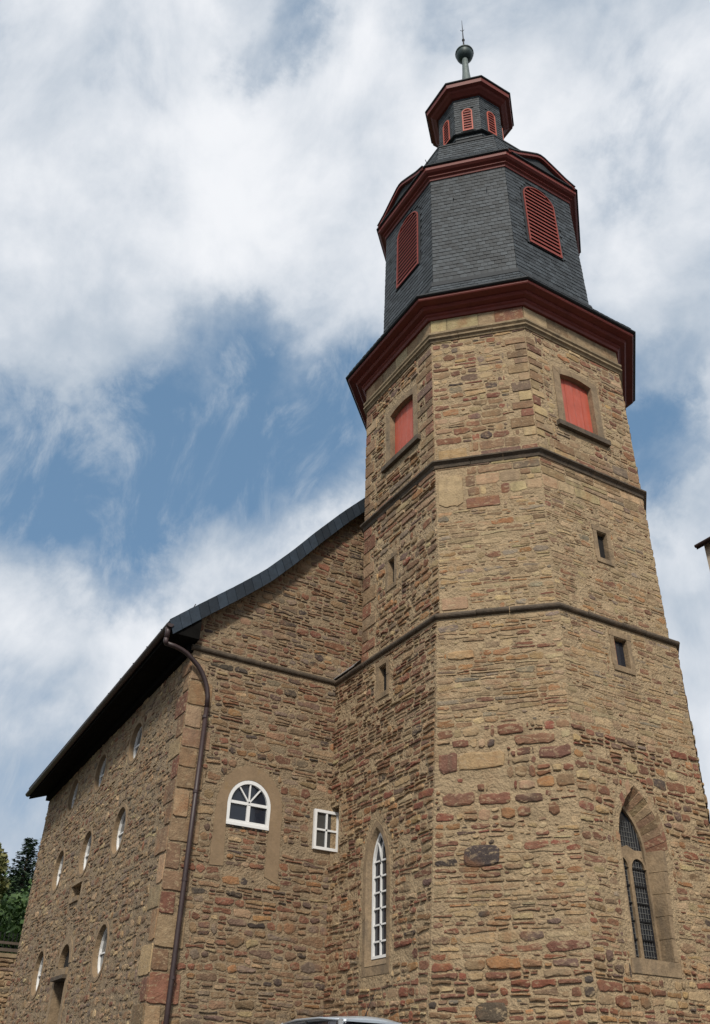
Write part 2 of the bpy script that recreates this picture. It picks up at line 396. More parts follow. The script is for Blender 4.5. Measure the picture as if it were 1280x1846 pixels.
def masonry(face, z0, z1, wall, style, excl=()):
    excl = [bb(p) for p in excl]
    z = z0; ph = R.uniform(0, 6)
    def wav(a, p): return lambda u, a=a, p=p: a*(sin(u*2.1+p)+.6*sin(u*5.3+p*2.3)+.35*sin(u*11.7+p*3.1))
    low = wav(0, 0)
    while z < z1-.04:
        st = style(z)
        h = R.uniform(*st['h']); h = min(h, z1-z)
        if z1-(z+h) < .05: h = z1-z
        hiw = wav(st.get('wav', .012)*R.uniform(.6, 1.8) if z+h < z1-.02 else 0, ph); ph += 1.7
        ua, ub = face.umin(z+h/2), face.umax(z+h/2)
        u = ua + R.uniform(0, .02)
        while u < ub-.03:
            w = R.uniform(*st['w'])*(1 if R.random() < .8 else 1.5); w = max(w, h*.6)
            if ub-(u+w) < .10: w = ub-u
            zb = lambda q, z=z, low=low: z+low(q); zt = lambda q, z=z, h=h, hiw=hiw: z+h+hiw(q)
            def emit(a, b, fb, ft, depth=0):
                g = R.uniform(*st['g']); za = fb((a+b)/2); zc = ft((a+b)/2)
                if b-a < .05 or zc-za < .035: return
                if hits(a, b, min(fb(a), fb(b)), max(ft(a), ft(b)), excl):
                    if depth > 2 or b-a < .1: return
                    mid = (a+b)/2; emit(a, mid, fb, ft, depth+1); emit(mid, b, fb, ft, depth+1); return
                if R.random() < st.get('skip', 0):
                    for _ in range(R.choice((0, 1, 2, 2))):      # small pinning stones in the mortar
                        pw, ph_ = R.uniform(.035, .10), R.uniform(.022, .05); pu = R.uniform(a, max(a+.001, b-pw)); pz = R.uniform(za, max(za+.001, zc-ph_))
                        stone(face, outline(pu, pu+pw, pz, pz+ph_, .35), R.uniform(.004, .02), pick(st['pal']), wall, st.get('mat', 'stone'))
                    return
                k = g*.5
                poly = outline(a+k, b-k, za+k, zc-k, st['rnd'], lambda q: fb(q)+k, lambda q: ft(q)-k)
                stone(face, poly, R.uniform(*st['p']), pick(st['pal']), wall, st.get('mat', 'stone'))
            if h > .11 and R.random() < st['split']:
                m_ = R.uniform(.38, .62); a_ = R.uniform(-.1, .1)/max(w, .2)*h
                zm = lambda q, z=z, h=h, m_=m_, a_=a_, uc=u+w/2: z+h*m_+a_*(q-uc)
                for (fb, ft) in ((zb, zm), (zm, zt)):
                    uu = u; k = 1 if w < .3 else R.choice((1, 1, 2, 2, 3)) if w > .45 else R.choice((1, 2))
                    cuts = sorted([0, 1]+[(i+R.uniform(-.25, .25))/k for i in range(1, k)])
                    for i in range(k): emit(u+w*cuts[i], u+w*cuts[i+1], fb, ft)
            else: emit(u, u+w, zb, zt)
            u += w
        z += h; low = hiw

def wallmesh(name, face, outer, holes, parent, mt, reveal=.3, splay=0.0, revmat=None):
    """flat wall with real openings and reveals; holes = list of (poly, depth, splay)"""
    holes = [(offset_frame(h[0], -.005), h[1], h[2]) for h in holes]
    loops = [[Vector((u, z, 0)) for u, z in outer]]+[[Vector((u, z, 0)) for u, z in h[0]] for h in holes]
    flat = [p for l in loops for p in l]
    tri = tessellate_polygon(loops)
    V = [face.P(p.x, p.y) for p in flat]; F = []
    for t in tri:
        a, b, c = (V[i] for i in t)
        if (b-a).cross(c-a).dot(face.n) < 0: t = t[::-1]
        F.append(tuple(t))
    for (poly, dep, sp) in holes:
        b0 = len(V); n = len(poly); cu = sum(p[0] for p in poly)/n; cz = sum(p[1] for p in poly)/n
        for (u, z) in poly: V.append(face.P(u, z, 0))
        for (u, z) in poly: V.append(face.P(u+(cu-u)*sp, z+(cz-z)*sp*.5, -dep))
        for i in range(n): j = (i+1) % n; F.append((b0+i, b0+j, b0+n+j, b0+n+i))
        F.append(tuple(b0+n+i for i in range(n)))
    return mesh(name, V, F, mt, parent)

def arch(kind, u0, u1, z0, zs, zt, n=10):
    """closed outline, starting bottom-left; bottom z0, spring zs, top zt"""
    c = (u0+u1)/2; hw = (u1-u0)/2
    if kind == 'rect': return [(u0, z0), (u1, z0), (u1, zt), (u0, zt)]
    if kind == 'oval': return [(c+hw*sin(2*pi*k/(2*n)+pi), (z0+zt)/2+(zt-z0)/2*cos(2*pi*k/(2*n)+pi)) for k in range(2*n)][::-1]
    P = [(u0, z0), (u1, z0)]
    for k in range(2*n+1):
        t = k/(2*n)
        if kind == 'semi': a = pi*t; P.append((c+hw*cos(a), zs+(zt-zs)*sin(a)))
        elif kind == 'seg':
            r = (hw*hw+(zt-zs)**2)/(2*(zt-zs)); a0 = math.asin(min(1, hw/r)); a = a0-2*a0*t
            P.append((c+r*sin(a), zt-r+r*cos(a)))
        elif kind == 'point':
            q = 1-abs(2*t-1); a = q*pi/3; x = hw*(2*cos(a)-1)*(1 if t < .5 else -1); P.append((c+x, zs+(zt-zs)*sin(a)/sin(pi/3)))
    return P
def prism(face, poly, d0, d1, name, mt, parent, bevel=0):
    n = len(poly); V = [face.P(u, z, d0) for u, z in poly]+[face.P(u, z, d1) for u, z in poly]
    F = [tuple(range(n, 2*n))]+[tuple(range(n))[::-1]]+[(i, (i+1) % n, n+(i+1) % n, n+i) for i in range(n)]
    return mesh(name, V, F, mt, parent)
def ring(face, outer, inner, d0, d1, name, mt, parent, segs=None, gap=.006, open_bottom=True, jit=.0):
    """stone or timber frame between two outlines with equal point counts; segs = list of index lists -> one object per block"""
    n = len(outer); out = []
    if segs is None: segs = [list(range(n))+[0]]
    for sg in segs:
        V = []; F = []; dj = R.uniform(-jit, jit)
        for i in sg:
            o, k = outer[i], inner[i]
            V += [face.P(*k, d0), face.P(*k, d1+dj), face.P(*o, d1+dj), face.P(*o, d0)]
        for a in range(len(sg)-1):
            b = a+1
            for q in range(4):
                r_ = (q+1) % 4; F.append((a*4+q, a*4+r_, b*4+r_, b*4+q))
        if sg[0] != sg[-1]: F += [(0, 1, 2, 3), tuple((len(sg)-1)*4+q for q in (3, 2, 1, 0))]
        out.append(mesh(name, V, F, mt, parent))
    return out
def barbox(face, u0, u1, z0, z1, d0, d1, name, mt, parent):
    return prism(face, rectp(u0, u1, z0, z1), d0, d1, name, mt, parent)
def strip(mb, face, pts, w, d0, d1):
    """glazing bar following (u,z) points, width w"""
    L = []; Rr = []
    for i, p in enumerate(pts):
        a = pts[max(i-1, 0)]; b = pts[min(i+1, len(pts)-1)]; tx, tz = b[0]-a[0], b[1]-a[1]; l = hypot(tx, tz) or 1
        nx, nz = -tz/l*w/2, tx/l*w/2; L.append((p[0]+nx, p[1]+nz)); Rr.append((p[0]-nx, p[1]-nz))
    V = []; F = []
    for l, r_ in zip(L, Rr): V += [face.P(*r_, d0), face.P(*r_, d1), face.P(*l, d1), face.P(*l, d0)]
    for a in range(len(pts)-1):
        for q in range(4): k = (q+1) % 4; F.append((a*4+q, a*4+k, a*4+4+k, a*4+4+q))
    F += [(0, 1, 2, 3), tuple((len(pts)-1)*4+q for q in (3, 2, 1, 0))]
    mb.add(V, F)
def offset_frame(poly, w):
    """shrink outline towards its inside by about w"""
    n = len(poly); out = []
    A = sum(poly[i][0]*poly[(i+1) % n][1]-poly[(i+1) % n][0]*poly[i][1] for i in range(n))
    s = 1 if A > 0 else -1
    for i in range(n):
        p0, p, p1 = poly[i-1], poly[i], poly[(i+1) % n]
        def nn(a, b):
            x, z = b[0]-a[0], b[1]-a[1]; l = hypot(x, z) or 1e-6; return (-z/l*s, x/l*s)
        n0 = nn(p0, p) if hypot(p[0]-p0[0], p[1]-p0[1]) > 1e-5 else nn(p, p1); n1 = nn(p, p1) if hypot(p1[0]-p[0], p1[1]-p[1]) > 1e-5 else n0
        bx, bz = n0[0]+n1[0], n0[1]+n1[1]; l2 = max(.35, (bx*bx+bz*bz)/2)
        out.append((p[0]+bx*w/l2, p[1]+bz*w/l2))
    return out

# ------------------------------------------------------------------ church dimensions
CX, CY = 7.0368, -2.6093
def octv(h, c, k):
    s = c*sqrt(2)-h
    v = [(-h, s), (-h, -s), (-s, -h), (s, -h), (h, -s), (h, s), (s, h), (-s, h)][k % 8]
    return (CX+v[0], CY+v[1])
H1, C1 = 3.385, 3.555      # lower stage (choir)
H2, C2 = 3.27, 3.44        # upper stages
ZS, ZB, ZT = 9.20, 13.20, 17.15   # string course, second band, top moulding
NL = 12.15                 # nave length
church = empty('church', 'rubble stone church with an octagonal slate capped tower and red louvres', 'church', loc=(0, 0, 0))
def part(name, label=None):
    o = bpy.data.objects.new(name, None); COL.objects.link(o); o.parent = church; o.empty_display_size = .2
    if label: o['label'] = label
    return o

# --- faces
F_side = flatface((0, 0, 0), (0, 1, 0), (-1, 0, 0), 0.0, NL)
F_gable = flatface((0, 0, 0), (1, 0, 0), (0, -1, 0), 0.0, 14.07)
XA = CX-H1; YC = CY-H1
s1 = C1*sqrt(2)-H1

def tz(z): return max(0.0, min(1.0, (z-2.2)/(ZS-2.2)))
# the old choir walls drift a little towards their foot
ab = lambda z: lerp(CY-s1+.62, CY-s1, tz(z)**.75)        # y of the A/B arris
bc = lambda z: lerp(CX-s1-.17, CX-s1, tz(z))        # x of the B/C arris
cdx = lambda z: lerp(CX+s1-.09, CX+s1, tz(z))
F_A = Face(lambda u, z: Vector((XA, u, z)), (-1, 0, 0), ab, lambda z: 0.0)
F_C = Face(lambda u, z: Vector((u, YC, z)), (0, -1, 0), bc, cdx)
LB = hypot(bc(ZS)-XA, YC-ab(ZS))
def fB(u, z):
    a = Vector((XA, ab(z), z)); b = Vector((bc(z), YC, z)); return a.lerp(b, u/LB)
F_B = Face(fB, (-1, -1.08, 0), lambda z: 0.0, lambda z: LB)
F_D = flatface((CX+s1, YC, 0), (1, 1, 0), (1, -1, 0), 0.0, hypot(H1-s1, H1-s1))
F_E = flatface((CX+H1, CY-s1, 0), (0, 1, 0), (1, 0, 0), 0.0, s1-CY)
UP = []
for k in range(8):
    a = Vector((*octv(H2, C2, k), 0)); b = Vector((*octv(H2, C2, k+1), 0)); U = (b-a).normalized(); nrm = (U.y, -U.x, 0)
    UP.append(flatface(a, U, nrm, 0.0, (b-a).length))
# UP[0]=A (u runs from back to front), UP[1]=B, UP[2]=C, UP[3]=D
aA = octv(H2, C2, 0)[1]; xC = octv(H2, C2, 2)[0]
def uA(y): return aA-y            # y -> u on UP[0]
def uC(x): return x-xC            # x -> u on UP[2]

# --- openings
lanc = arch('point', -2.35, -1.58, 3.0, 4.72, 5.50)
niche = arch('rect', -.36, -.03, 5.30, 0, 6.30)
slA_lo = arch('rect', -2.31, -2.00, 8.33, 0, 8.93)
goth = arch('point', 6.20, 7.30, 2.97, 4.80, 5.88, 9); goth[1] = (7.16, 2.97)
slC_lo = arch('rect', 6.80, 7.16, 8.32, 0, 8.92)
slA_up = arch('rect', uA(-2.19), uA(-2.45), 10.97, 0, 11.62)
slC_up = arch('rect', uC(6.89), uC(7.18), 10.92, 0, 11.58)
wA_top = arch('seg', uA(-2.27), uA(-3.35), 14.50, 16.05, 16.13)
wC_top = arch('seg', uC(6.42), uC(7.45), 14.42, 16.04, 16.12)
arcw = arch('semi', 1.17, 2.17, 5.64, 6.05, 6.57)
smallw = arch('rect', 3.22, 3.84, 5.38, 0, 6.22)
ovals = []
for (zc, hh, hw, ys) in ((8.08, .47, .45, (3.42, 6.3, 8.98)), (6.02, .53, .45, (3.6, 6.33, 8.98)), (3.47, .53, .45, (3.5, 8.98))):
    for y in ys: ovals.append(arch('oval', y-hw, y+hw, zc-hh, 0, zc+hh, 9))
doorp = arch('semi', 5.98, 6.92, .3, 3.45, 3.90)
nichew = arch('rect', 6.15, 6.98, 4.98, 0, 5.28)

# --- roof profile (verge)
VERGE = [(-.74, 9.62), (-.35, 9.97), (.05, 10.32), (.75, 10.93), (1.42, 11.55), (2.12, 12.34), (2.71, 13.07), (3.5, 13.99), (4.09, 14.62), (5.2, 15.75), (CX, 17.5)]
def roofz(x):
    if x > CX: x = 2*CX-x
    for (a, b), (c, d) in zip(VERGE, VERGE[1:]):
        if x <= c: return b+(d-b)*(x-a)/(c-a)
    return VERGE[-1][1]
SLP = .06
def wtop(y): return 9.32-.045*y

# --- wall meshes
lower = part('choir_wall'); upper = part('tower_wall'); gab = part('gable_wall'); nav = part('nave_side_wall')
def zlist(fn, za, zb, n=7): return [(fn(lerp(za, zb, i/n)), lerp(za, zb, i/n)) for i in range(n+1)]
oA = zlist(ab, 0, ZS)+[(0, ZS), (0, 0)]
oA = [(0.0, 0.0)]+[(0.0, ZS)]+zlist(ab, 0, ZS)[::-1]
wallmesh('wall_core', F_A, oA, [(lanc, .20, .1), (niche, .24, 0), (slA_lo, .35, .1)], lower, M['mortar'])
oC = zlist(bc, 0, ZS)+zlist(cdx, 0, ZS)[::-1]
wallmesh('wall_core', F_C, oC, [(goth, .42, .0), (slC_lo, .35, .05)], lower, M['mortar'])
mb = MB(); NZ = 12
for i in range(NZ+1):
    for u in (0, LB): mb.V.append(F_B.P(u, ZS*i/NZ))
mb.F = [(2*i, 2*i+1, 2*i+3, 2*i+2) for i in range(NZ)]
mb.build('wall_core', M['mortar'], lower)
wallmesh('wall_core', F_D, rectp(-.001, F_D.umax(0), 0, ZS), [], lower, M['mortar'])
wallmesh('wall_core', F_E, rectp(0, F_E.umax(0), 0, ZS), [], lower, M['mortar'])
mb = MB(); mb.add([(*octv(H1, C1, k), ZS-.002) for k in (1, 2, 3, 4)]+[(CX+H1, 0, ZS-.002), (XA, 0, ZS-.002)], [(0, 1, 2, 3, 4, 5)]); mb.build('ledge', M['mortar'], lower)
for k, f in enumerate(UP):
    holes = {0: [(slA_up, .35, .1), (wA_top, .24, 0)], 2: [(slC_up, .35, .05), (wC_top, .24, 0)]}.get(k, [])
    wallmesh('wall_core', f, rectp(0, f.umax(0), ZS-.1, 17.95), holes, upper, M['mortar'])
gout = [(0, 0), (14.07, 0), (14.07, roofz(14.07)-.30)]+[(2*CX-x, roofz(x)-.30) for x, z in VERGE if .02 < x < CX]+[(CX, roofz(CX)-.30)]+[(x, roofz(x)-.30) for x, z in VERGE[::-1] if .02 < x < CX]+[(0, roofz(0)-.30)]
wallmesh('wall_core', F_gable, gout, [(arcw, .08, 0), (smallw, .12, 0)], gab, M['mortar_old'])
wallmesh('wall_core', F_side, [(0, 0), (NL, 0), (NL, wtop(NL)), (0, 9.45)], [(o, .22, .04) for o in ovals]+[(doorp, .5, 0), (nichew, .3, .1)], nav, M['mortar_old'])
mb = MB()
mb.add([(0, NL, 0), (14.07, NL, 0), (14.07, NL, 9), (CX, NL, 16.8), (0, NL, 9)], [(4, 3, 2, 1, 0)])
mb.add([(14.07, 0, 0), (14.07, NL, 0), (14.07, NL, 9), (14.07, 0, 9.4)], [(0, 1, 2, 3)])
mb.build('rear_wall', M['mortar'], nav)

# ------------------------------------------------------------------ masonry
P_low = dict(redbrown=38, red=18, orange=10, beige=10, yellow=4, brown=22, tan=14, grey=2, purple=7, dark=2)
P_pale = dict(beige=34, tan=32, grey=8, yellow=4, orange=7, brown=10, redbrown=6, greybrown=4)
P_mid = dict(beige=20, tan=16, brown=24, redbrown=26, red=4, orange=8, greybrown=8, purple=8, yellow=2, dark=2)
P_gable = dict(brown=40, redbrown=24, greybrown=14, tan=6, orange=4, purple=10, beige=1, dark=6)
P_side = dict(brown=26, tan=30, greybrown=26, redbrown=8, beige=10)
P_block = dict(tan=28, redbrown=8, brown=24, beige=22, yellow=3, greybrown=6, purple=4)
def st_low(z):
    if z < 2.9: return dict(h=(.10, .21), w=(.12, .42), split=.35, g=(.018, .05), p=(.008, .04), rnd=.28, pal=P_low, skip=.08, wav=.02, mat='stone_clean')
    if z < 5.0: return dict(h=(.07, .16), w=(.12, .44), split=R.choice((.2, .6)), g=(.018, .05), p=(.003, .018), rnd=.36, pal=dict(P_low, beige=30, tan=22, redbrown=24, red=9, orange=12), skip=.14, wav=.02)
    if z < 6.7: return dict(h=(.11, .23), w=(.13, .40), split=.32, g=(.02, .055), p=(.008, .038), rnd=.28, pal=P_low, skip=.09, wav=.022, mat='stone_clean')
    return dict(h=(.07, .17), w=(.14, .52), split=R.choice((.15, .5, .7)), g=(.010, .032), p=(.002, .014), rnd=.32, pal=dict(P_pale, orange=12, redbrown=9), skip=.18, wav=.016)
def st_upB(z):
    if z < 12.2: return dict(h=(.07, .155), w=(.12, .44), split=R.choice((.1, .4, .65)), g=(.010, .034), p=(.002, .015), rnd=.36, pal=P_pale, skip=.22, wav=.02)
    if z < 13.1: return dict(h=(.20, .34), w=(.35, .9), split=.15, g=(.010, .024), p=(.006, .018), rnd=.16, pal=P_block, wav=.008, mat='stone_clean')
    if z < 13.7: return dict(h=(.18, .3), w=(.3, .8), split=.15, g=(.010, .024), p=(.006, .018), rnd=.16, pal=P_block, wav=.008, mat='stone_clean')
    return dict(h=(.11, .24), w=(.14, .46), split=R.choice((.1, .2, .5)), g=(.018, .05), p=(.004, .022), rnd=.30, pal=P_mid, skip=.10, wav=.018, mat='stone_clean')
def st_upA(z):
    s = dict(st_upB(z)); s['pal'] = dict(P_mid, redbrown=16, beige=14); s['p'] = (.008, .042); s['g'] = (.018, .05); s['h'] = (.10, .24); s['rnd'] = .36; s['mat'] = 'stone_clean'
    return s
def st_lowA(z):
    s = dict(st_low(z)); s['p'] = (.006, .04); s['h'] = (.09, .20); s['g'] = (.018, .052); s['pal'] = dict(P_low, brown=28, tan=24)
    return s
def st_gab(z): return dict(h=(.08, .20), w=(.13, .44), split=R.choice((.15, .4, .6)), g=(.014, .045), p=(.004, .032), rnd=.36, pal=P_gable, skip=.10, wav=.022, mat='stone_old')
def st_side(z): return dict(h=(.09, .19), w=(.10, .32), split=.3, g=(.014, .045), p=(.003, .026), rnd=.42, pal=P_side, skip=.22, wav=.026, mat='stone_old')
def st_far(z): return dict(h=(.2, .34), w=(.3, .7), split=.2, g=(.015, .04), p=(.01, .03), rnd=.3, pal=P_pale, wav=.015)

def quoins(face, edge, z0, z1, side, wall, hr=(.28, .45), lens=(.34, .62), pal=P_block, p=.022, first=0):
    """alternating blocks along a vertical edge; side=+1 blocks extend to +u"""
    ex = []; z = z0; i = first
    while z < z1-.1:
        h = min(R.uniform(*hr), z1-z); L = lens[i % 2]*R.uniform(.85, 1.15); i += 1
        e = edge(z+h/2) if callable(edge) else edge
        a, b = (e, e+L) if side > 0 else (e-L, e)
        poly = outline(a+.004, b-.008, z+.008, z+h-.008, .07)
        stone(face, poly, p*R.uniform(.8, 1.2), pick(pal), wall, 'stone_clean', inset=.012, tilt=.15)
        ex.append(rectp(a-.02, b+.004, z-.001, z+h+.001)); z += h
    return ex
def grow(poly, w): return offset_frame(poly, -w)
# special stones one can pick out in the photograph, on the choir's slanting face (x range, z range)
def uB(x): return (x-XA)/(bc(5)-XA)*LB
SP = [((3.99, 4.42), (4.36, 4.75), (.06, .045, .042)), ((3.70, 3.92), (6.01, 6.44), (.165, .08, .055)), ((4.9, 5.36), (6.15, 6.42), (.155, .075, .052)),
      ((4.62, 5.10), (6.45, 6.66), (.21, .11, .065)), ((4.42, 4.74), (6.68, 6.88), (.17, .075, .045)), ((4.13, 4.46), (2.0, 2.3), (.085, .065, .045)),
      ((3.75, 4.13), (5.42, 5.67), (.17, .085, .057)), ((4.18, 4.55), (5.41, 5.62), (.19, .085, .055)), ((4.6, 4.92), (5.40, 5.57), (.12, .065, .045)),
      ((3.93, 4.5), (6.07, 6.40), (.36, .245, .13)), ((3.80, 4.15), (8.26, 8.45), (.38, .25, .13))]
ex = []
for (xa, xb), (za, zb), c in SP:
    a, b = max(.03, uB(xa)), min(LB-.03, uB(xb))
    if za in (4.36, 2.0):
        pl = []
        for q in range(14):
            t = 2*pi*q/14+pi; cs, sn = cos(t), sin(t); e = .62
            pl.append(((a+b)/2+(b-a)/2*math.copysign(abs(cs)**e, cs)*R.uniform(.92, 1.04), (za+zb)/2+(zb-za)/2*math.copysign(abs(sn)**(.75 if sn > 0 else .5), sn)*R.uniform(.9, 1.05)))
        stone(F_B, pl, .036, c, 'low', 'stone_clean', inset=.03)
    else: stone(F_B, outline(a, b, za, zb, R.uniform(.2, .34)), .03, c, 'low', 'stone_clean', inset=.03); ex.append(rectp(a-.01, b+.01, za-.01, zb+.01))
masonry(F_B, .6, ZS-.06, 'low', st_low, ex)
surC = [[(6.06, 2.72), (7.22, 2.72)]+arch('point', 6.12, 7.38, 2.72, 4.85, 5.96)[2:], arch('rect', 6.62, 7.34, 8.14, 0, 9.06)]
masonry(F_C, .6, ZS-.06, 'low', st_low, surC)
surA = [arch('point', -2.52, -1.41, 2.72, 4.75, 5.74), arch('rect', -.42, 0.02, 5.25, 0, 6.35), arch('rect', -2.52, -1.84, 8.14, 0, 9.08)]
masonry(F_A, .6, ZS-.06, 'low', st_lowA, surA)
masonry(F_D, .6, ZS-.06, 'low', st_far)
# upper stages
q = quoins(UP[0], 0.0, ZS+.15, ZB-.12, 1, 'up', (.26, .48), (.34, .6), dict(redbrown=40, brown=20, purple=12, tan=12)) 
L0 = UP[0].umax(0)
q2 = quoins(UP[0], L0, ZB+.08, ZT-.1, -1, 'up', (.2, .34), (.30, .62), dict(brown=30, redbrown=20, purple=10, tan=16))
q3 = quoins(UP[0], 0.0, ZB+.08, ZT-.1, 1, 'up', (.26, .4), (.26, .5), dict(brown=30, redbrown=20, tan=16))
sw = arch('rect', uA(-2.27)-.26, uA(-3.35)+.26, 14.30, 0, 16.40)
masonry(UP[0], ZS+.08, ZB-.06, 'up', st_upA, q+[arch('rect', uA(-2.19)-.13, uA(-2.45)+.15, 10.80, 0, 11.78)])
masonry(UP[0], ZB+.06, ZT-.05, 'up', st_upA, q2+q3+[sw])
SPU = [((.05, .62), (11.98, 12.88), PAL['beige']), ((.66, 1.42), (11.90, 12.18), (.20, .10, .065)), ((.04, .6), (9.42, 9.72), (.33, .21, .13)), ((.08, .75), (13.3, 13.62), PAL['yellow'])]
ex = []
for (a, b), (za, zb), c in SPU:
    stone(UP[1], outline(a, b, za, zb, .1), .02, c, 'up', 'stone_clean', inset=.015, tilt=.1); ex.append(rectp(a-.01, b+.01, za-.01, zb+.01))
LU = UP[1].umax(0)
qb = quoins(UP[1], LU, ZB+.5, ZT-.3, -1, 'up', (.2, .32), (.3, .5), P_block)
masonry(UP[1], ZS+.08, ZB-.06, 'up', st_upB, ex)
masonry(UP[1], ZB+.06, ZT-.05, 'up', st_upB, ex+qb)
qc = quoins(UP[2], 0, ZB+.5, ZT-.3, 1, 'up', (.2, .32), (.26, .45), P_block)
masonry(UP[2], ZS+.08, ZB-.06, 'up', st_upB, [arch('rect', uC(6.89)-.14, uC(7.18)+.14, 10.76, 0, 11.74)])
masonry(UP[2], ZB+.06, ZT-.05, 'up', st_upB, qc+[arch('rect', uC(6.42)-.27, uC(7.45)+.27, 14.20, 0, 16.40)])
masonry(UP[3], ZS+.08, ZT-.05, 'up', st_far)
# gable and nave side
qg = quoins(F_gable, 0, .9, 9.0, 1, 'gab', (.36, .6), (.34, .60), dict(tan=22, redbrown=10, brown=36, greybrown=14), .028)
qs = quoins(F_side, 0, .9, 9.0, 1, 'side', (.36, .6), (.62, .36), dict(tan=24, brown=34, greybrown=16, redbrown=6), .022)
sur_g = [[(.93, 4.78), (1.2, 4.78), (2.2, 4.6), (2.45, 4.6)]+arch('semi', .93, 2.45, 5, 5.98, 6.88)[2:], arch('rect', 3.16, 3.9, 5.30, 0, 6.32)]
up_prof = [(-.5, 20)]+[(x, roofz(x)-.34) for x, z in VERGE]+[(CX, 20)]
F_gable.umax = lambda z: 4.7
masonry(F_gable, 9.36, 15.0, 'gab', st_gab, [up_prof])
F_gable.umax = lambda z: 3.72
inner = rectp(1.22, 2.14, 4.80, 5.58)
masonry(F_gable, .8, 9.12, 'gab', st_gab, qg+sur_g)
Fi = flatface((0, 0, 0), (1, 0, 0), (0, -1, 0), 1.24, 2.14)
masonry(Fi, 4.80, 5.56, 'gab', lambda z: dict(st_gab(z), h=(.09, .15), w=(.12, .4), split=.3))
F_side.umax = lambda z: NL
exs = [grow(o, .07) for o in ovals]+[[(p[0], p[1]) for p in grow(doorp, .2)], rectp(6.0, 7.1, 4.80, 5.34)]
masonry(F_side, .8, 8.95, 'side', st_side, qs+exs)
masonry(flatface((0, 0, 0), (0, 1, 0), (-1, 0, 0), 0.3, 9.5), 8.95, 9.14, 'side', st_side, exs)

def flush_stones():
    STONES.sort(key=lambda s: -s[0])
    wallobj = dict(low=lower, up=upper, gab=gab, side=nav)
    groups = {}
    for i, (ar, V, F, c, wk, mk) in enumerate(STONES):
        if i < 300:
            me = bpy.data.meshes.new('stone'); cen = sum(V, Vector())/len(V)
            me.from_pydata([tuple(v) for v in V], [], F)
            a = me.color_attributes.new('stone_color', 'FLOAT_COLOR', 'POINT')
            a.data.foreach_set('color', [*c, 1.0]*len(V))
            link('stone', me, M[mk], wallobj[wk])
        else:
            g = groups.setdefault((wk, mk), MB()); g.add(V, F, c)
    for (wk, mk), g in groups.items():
        tag(g.build('rubble_masonry', M[mk], wallobj[wk]), kind='stuff')
flush_stones()
print('stones', len(STONES))

# ------------------------------------------------------------------ mouldings
def sweep(path, prof, name, mt, parent, closed=False, block=None, jit=0.0, gap=.006, z_of=None, cols=None):
    """prof: (outward, z) points; outward to the right of travel (A->B->C order)"""
    P = [Vector((p[0], p[1], 0)) for p in path]; n = len(P); N = []
    segs = n if closed else n-1
    nr = []
    for i in range(segs):
        t = (P[(i+1) % n]-P[i]).normalized(); nr.append(Vector((t.y, -t.x, 0)))
    for i in range(n):
        if closed: a, b = nr[i-1], nr[i]
        else: a = nr[max(i-1, 0)]; b = nr[min(i, segs-1)]
        m_ = (a+b); m_ = m_/(m_.dot(a)) if m_.length > 0 else a
        N.append(m_)
    out = []; k = len(prof)
    for i in range(segs):
        j = (i+1) % n; L = (P[j]-P[i]).length; nb = max(1, round(L/block)) if block else 1
        cuts = [0]+[(q+R.uniform(-.2, .2))/nb for q in range(1, nb)]+[1]
        for q in range(nb):
            t0, t1 = cuts[q], cuts[q+1]; g0 = gap/L if q > 0 else 0; g1 = gap/L if q < nb-1 else 0
            t0 += g0; t1 -= g1; dz = R.uniform(-jit, jit); dd = R.uniform(-jit, jit)
            V = []
            for t in (t0, t1):
                c = P[i].lerp(P[j], t); nn = N[i].lerp(N[j], t)
                for (o, z) in prof: V.append((c.x+nn.x*(o+(dd if o > .01 else 0)), c.y+nn.y*(o+(dd if o > .01 else 0)), z+dz))
            F = [(a, (a+1) % k, k+(a+1) % k, k+a) for a in range(k)]+[tuple(range(k))[::-1], tuple(range(k, 2*k))]
            out.append(mesh(name, V, F, mt, parent))
    return out
def roll(r, z, back=-.05, n=7, h=None):
    h = h or r*1.3
    return [(back, z-h)]+[(r*sin(pi*k/n)*1.0+.005, z-h*cos(pi*k/n)) for k in range(n+1)]+[(back, z+h)]
strc = part('string_course')
pathS = [(0.0, 0.0), (XA, 0.0)]
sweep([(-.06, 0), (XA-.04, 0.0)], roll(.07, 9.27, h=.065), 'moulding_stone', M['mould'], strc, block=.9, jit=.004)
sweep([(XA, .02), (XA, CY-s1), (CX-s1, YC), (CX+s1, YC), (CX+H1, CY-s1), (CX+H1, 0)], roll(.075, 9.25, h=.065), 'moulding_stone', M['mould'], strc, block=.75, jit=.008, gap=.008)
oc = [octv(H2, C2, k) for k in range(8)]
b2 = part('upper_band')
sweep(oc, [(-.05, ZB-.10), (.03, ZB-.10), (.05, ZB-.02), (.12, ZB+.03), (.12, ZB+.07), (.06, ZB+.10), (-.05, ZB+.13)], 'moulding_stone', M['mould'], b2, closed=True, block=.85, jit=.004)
b3 = part('tower_frieze')
sweep(oc, [(-.05, ZT-.05), (.03, ZT-.05), (.05, ZT), (.10, ZT+.03), (.10, ZT+.08), (.05, ZT+.10), (-.05, ZT+.12)], 'moulding_stone', M['mould_light'], b3, closed=True, block=.9, jit=.003)
sweep(oc, [(-.05, ZT+.12), (.04, ZT+.12), (.10, ZT+.18), (.10, ZT+.24), (.04, ZT+.27), (-.05, ZT+.29)], 'moulding_stone', M['mould_light'], b3, closed=True, block=.95, jit=.003)
